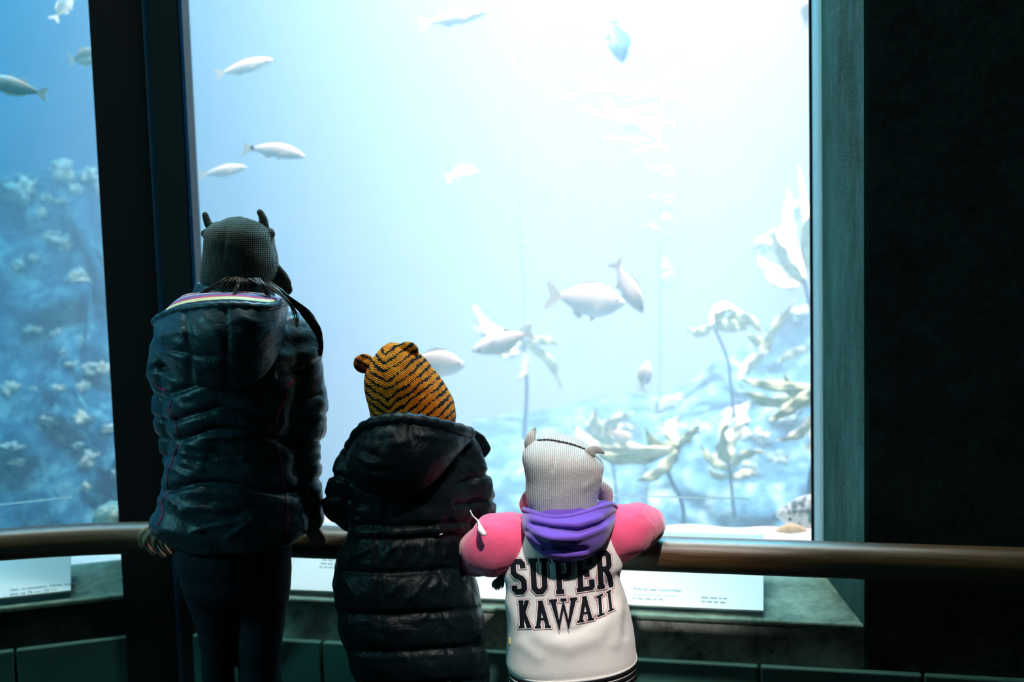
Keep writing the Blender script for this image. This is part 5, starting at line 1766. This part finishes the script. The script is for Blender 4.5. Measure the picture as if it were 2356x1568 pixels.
    for ch, TL_, TR_, BR_, BL_, w in cells:
        letter = empty('letter', (0, 0, 0)); letter.parent = shirt
        def mp(u, v_):
            x = (TL_[0] * (1 - u) + TR_[0] * u) * (1 - v_) + (BL_[0] * (1 - u) + BR_[0] * u) * v_
            y = (TL_[1] * (1 - u) + TR_[1] * u) * (1 - v_) + (BL_[1] * (1 - u) + BR_[1] * u) * v_
            return Vector((x, y))
        for nm, extra, lift, mat in (('outline', 15, .0011, 'print_pink'), ('outline_gap', 10.5, .0016, 'sweat_white'), ('fill', 0, .0021, 'print_black')):
            V, F_ = [], []
            for st in G[ch]:
                pts_ = [mp(*q) for q in st]
                straight = len(pts_) == 2
                ww = w * (0.78 if straight and ch not in 'AKI' and abs(st[0][1] - st[1][1]) < .02 else 1.0) / 2 + extra
                if straight and abs(st[0][1] - st[1][1]) < .02 and ch in 'AKIW': ww = w * 0.6 / 2 + extra
                # dense resample with mitred normals
                d0 = (pts_[1] - pts_[0]).normalized(); d1 = (pts_[-1] - pts_[-2]).normalized()
                pts_[0] = pts_[0] - d0 * extra; pts_[-1] = pts_[-1] + d1 * extra
                left, right = [], []
                for i, p in enumerate(pts_):
                    if i == 0: n = Vector((-d0.y, d0.x)); k = 1
                    elif i == len(pts_) - 1: n = Vector((-d1.y, d1.x)); k = 1
                    else:
                        a = (pts_[i] - pts_[i - 1]).normalized(); b = (pts_[i + 1] - pts_[i]).normalized()
                        n = Vector((-(a.y + b.y), a.x + b.x)).normalized(); k = 1 / max(0.45, n.dot(Vector((-a.y, a.x))))
                    left.append(p + n * ww * k); right.append(p - n * ww * k)
                for i in range(len(pts_) - 1):
                    m_ = max(2, int((pts_[i + 1] - pts_[i]).length / 18)); a_ = 4
                    base = len(V)
                    for r_ in range(m_ + 1):
                        t = r_ / m_
                        l_ = left[i].lerp(left[i + 1], t); rr_ = right[i].lerp(right[i + 1], t)
                        for c_ in range(a_ + 1):
                            q = l_.lerp(rr_, c_ / a_)
                            V.append(on_surface(bv, *to_px(q.x, q.y), lift, TY))
                    for r_ in range(m_):
                        for c_ in range(a_):
                            z = base + r_ * (a_ + 1) + c_
                            F_.append((z, z + 1, z + a_ + 2, z + a_ + 1))
            mesh_obj(nm, V, F_, M[mat], letter)

    # ---- purple hood
    rim = [P(1206, 1172, TY - .02), P(1222, 1178, TY - .065), P(1258, 1190, TY - .10), P(1302, 1190, TY - .108), P(1345, 1180, TY - .10), P(1382, 1167, TY - .075), P(1404, 1160, TY - .04), P(1416, 1166, TY - .005)]
    low = [P(1202, 1192, TY - .03), P(1209, 1226, TY - .07), P(1229, 1256, TY - .088), P(1260, 1278, TY - .094), P(1306, 1287, TY - .096), P(1352, 1279, TY - .094), P(1390, 1248, TY - .08), P(1417, 1190, TY - .02)]
    neck = [P(1218, 1165, TY + .02), P(1232, 1168, TY - .03), P(1262, 1172, TY - .06), P(1300, 1172, TY - .07), P(1335, 1168, TY - .06), P(1362, 1160, TY - .03), P(1380, 1152, TY + .0), P(1395, 1150, TY + .03)]
    ov, of, iv, if_, uvs, R_ = hood_grid(rim, low, neck, 48, 30, 12, 0.036, 0.018)
    cre = [([(1228, 1206), (1270, 1214), (1330, 1221), (1375, 1208), (1412, 1182)], 6, -.012), ([(1214, 1222), (1255, 1246), (1312, 1258)], 6, -.010), ([(1222, 1192), (1270, 1204), (1330, 1206), (1380, 1192)], 7, .006), ([(1222, 1228), (1270, 1238), (1330, 1236), (1390, 1212)], 8, .008), ([(1255, 1262), (1300, 1266), (1345, 1262)], 7, -.010), ([(1250, 1274), (1300, 1280), (1345, 1274)], 6, .005)]
    def hd2(c):
        x, y = pix(c); d = 0
        for l, w, a in cre: d += a * math.exp(-(line_dist((x, y), l) / w) ** 2)
        return d + .002 * noise.noise(c * 22)
    ov = [q + Vector((0, -1, .2)) * hd2(q) for q in ov]
    hood = mesh_obj('hood', ov, of, M['purple'], shirt)
    solid(hood, 0.005, 0.0); subsurf(hood, 1)
    solid(mesh_obj('hood_lining', iv, if_, M['purple'], hood), 0.004, 0.0)
    v, f = tube_vf([q + Vector((0, -.001, .001)) for q in R_], .0055, 10)
    mesh_obj('hood_rim', v, f, M['purple'], hood)

    # ---- grey hat
    hv = rings_vf(px_rings([(1219, 1180, 1372, 1176, .070), (1214, 1162, 1374, 1157, .072), (1210, 1142, 1378, 1138, .074), (1209, 1104, 1384, 1109, .077), (1204, 1075, 1385, 1090, .078), (1201, 1052, 1389, 1068, .077), (1206, 1034, 1378, 1046, .070), (1222, 1015, 1358, 1028, .056), (1246, 1002, 1332, 1010, .035), (1272, 996, 1304, 999, .013)], TY + .005), 44, 4, 2.25)
    hm = fuse(hv, 0.004, 4)
    seamp = [(1236, 1012), (1262, 1011), (1288, 1015), (1318, 1022), (1350, 1034)]
    def hdd(c, n):
        x, y = pix(c)
        d = 0.0014 * noise.noise(c * 26)
        if n.y < .2:
            d -= .0035 * math.exp(-(line_dist((x, y), [(1286, 1018), (1278, 1055), (1270, 1082)]) / 4) ** 2)
            d += .002 * math.exp(-(line_dist((x, y), [(1345, 1120), (1375, 1098)]) / 9) ** 2)
            pass
        d -= .0035 * math.exp(-(line_dist((x, y), seamp) / 3) ** 2)
        return d
    displace(hm, hdd)
    hat = me_obj('hat', hm, M['knit_grey'], root)
    hb = bvh_of(hat)
    v, f = tube_vf([on_surface(hb, x, y, .0006, TY) for x, y in [tuple(q) for q in catmull(seamp, 40)]], [.0016 + .0006 * math.sin(i * 2.1) for i in range(40)], 8)
    mesh_obj('seam', v, f, M['knit_seam'], hat)
    def ear(ctrl):
        v, f = smooth_tube_vf(ctrl, 22, 18, 0.38)
        return mesh_obj('ear', v, f, M['knit_grey'], hat)
    ear([pt(1222, 1034, TY, .011), pt(1220, 1018, TY - .004, .012), pt(1222, 1004, TY - .004, .0095), pt(1228, 992, TY, .006), pt(1231, 985, TY, .0025)])
    ear([pt(1350, 1052, TY - .03, .012), pt(1358, 1040, TY - .036, .012), pt(1368, 1034, TY - .036, .009), pt(1380, 1036, TY - .034, .006), pt(1388, 1041, TY - .032, .003)])
    fv = smooth_tube_vf([pt(1376, 1118, TY + .02, .016), pt(1388, 1130, TY + .03, .018), pt(1394, 1146, TY + .035, .015), pt(1396, 1160, TY + .035, .010)], 16, 16, .6)
    mesh_obj('ear_flap', fv[0], fv[1], M['knit_grey'], hat)
    fv = smooth_tube_vf([pt(1216, 1140, TY + .02, .012), pt(1208, 1158, TY + .03, .012), pt(1207, 1172, TY + .035, .008)], 16, 16, .6)
    mesh_obj('ear_flap', fv[0], fv[1], M['knit_grey'], hat)
    # cord of the hat lying over the left sleeve, and its green wool tassel
    v, f = smooth_tube_vf([pt(1082, 1174, TY + .01, .0012), pt(1088, 1186, TY + .005, .0014), pt(1098, 1196, TY + .0, .0018), pt(1103, 1206, TY - .03, .0030), pt(1106, 1218, TY - .058, .0058), pt(1113, 1227, TY - .066, .0050)], 26, 8)
    mesh_obj('hat_cord', v, f, M['zip_white'], hat)
    r = random.Random(8); tv = ([], [])
    for k in range(110):
        a = r.uniform(-1, 1); b = r.uniform(-1, 1); c = r.random()
        add(tv, smooth_tube_vf([pt(1157 + 3 * a, 1312 + 3 * b, TY + .02, .0011), pt(1152 + 7 * a, 1326 + 4 * c, TY + .02 + .010 * b, .0011), pt(1147 + 13 * a, 1338 + 6 * c - 4 * a * a, TY + .02 + .013 * b, .0010), pt(1145 + 14 * a, 1348 + 10 * c - 8 * a * a, TY + .02 + .013 * b, .0006)], 10, 5, ball=False))
    mesh_obj('tassel', tv[0], tv[1], M['wool_green'], hat)['kind'] = 'stuff'
    # side label in the seam
    q = on_surface(bv, 1174, 1473, .0006, TY)
    v, f = box_vf(q, Vector((1, 0, 0)), Vector((0, 1, 0)), UPV, .0028, .0012, .006)
    mesh_obj('side_label', v, f, M['care_label'], shirt, False)
    return root


toddler = build_toddler()
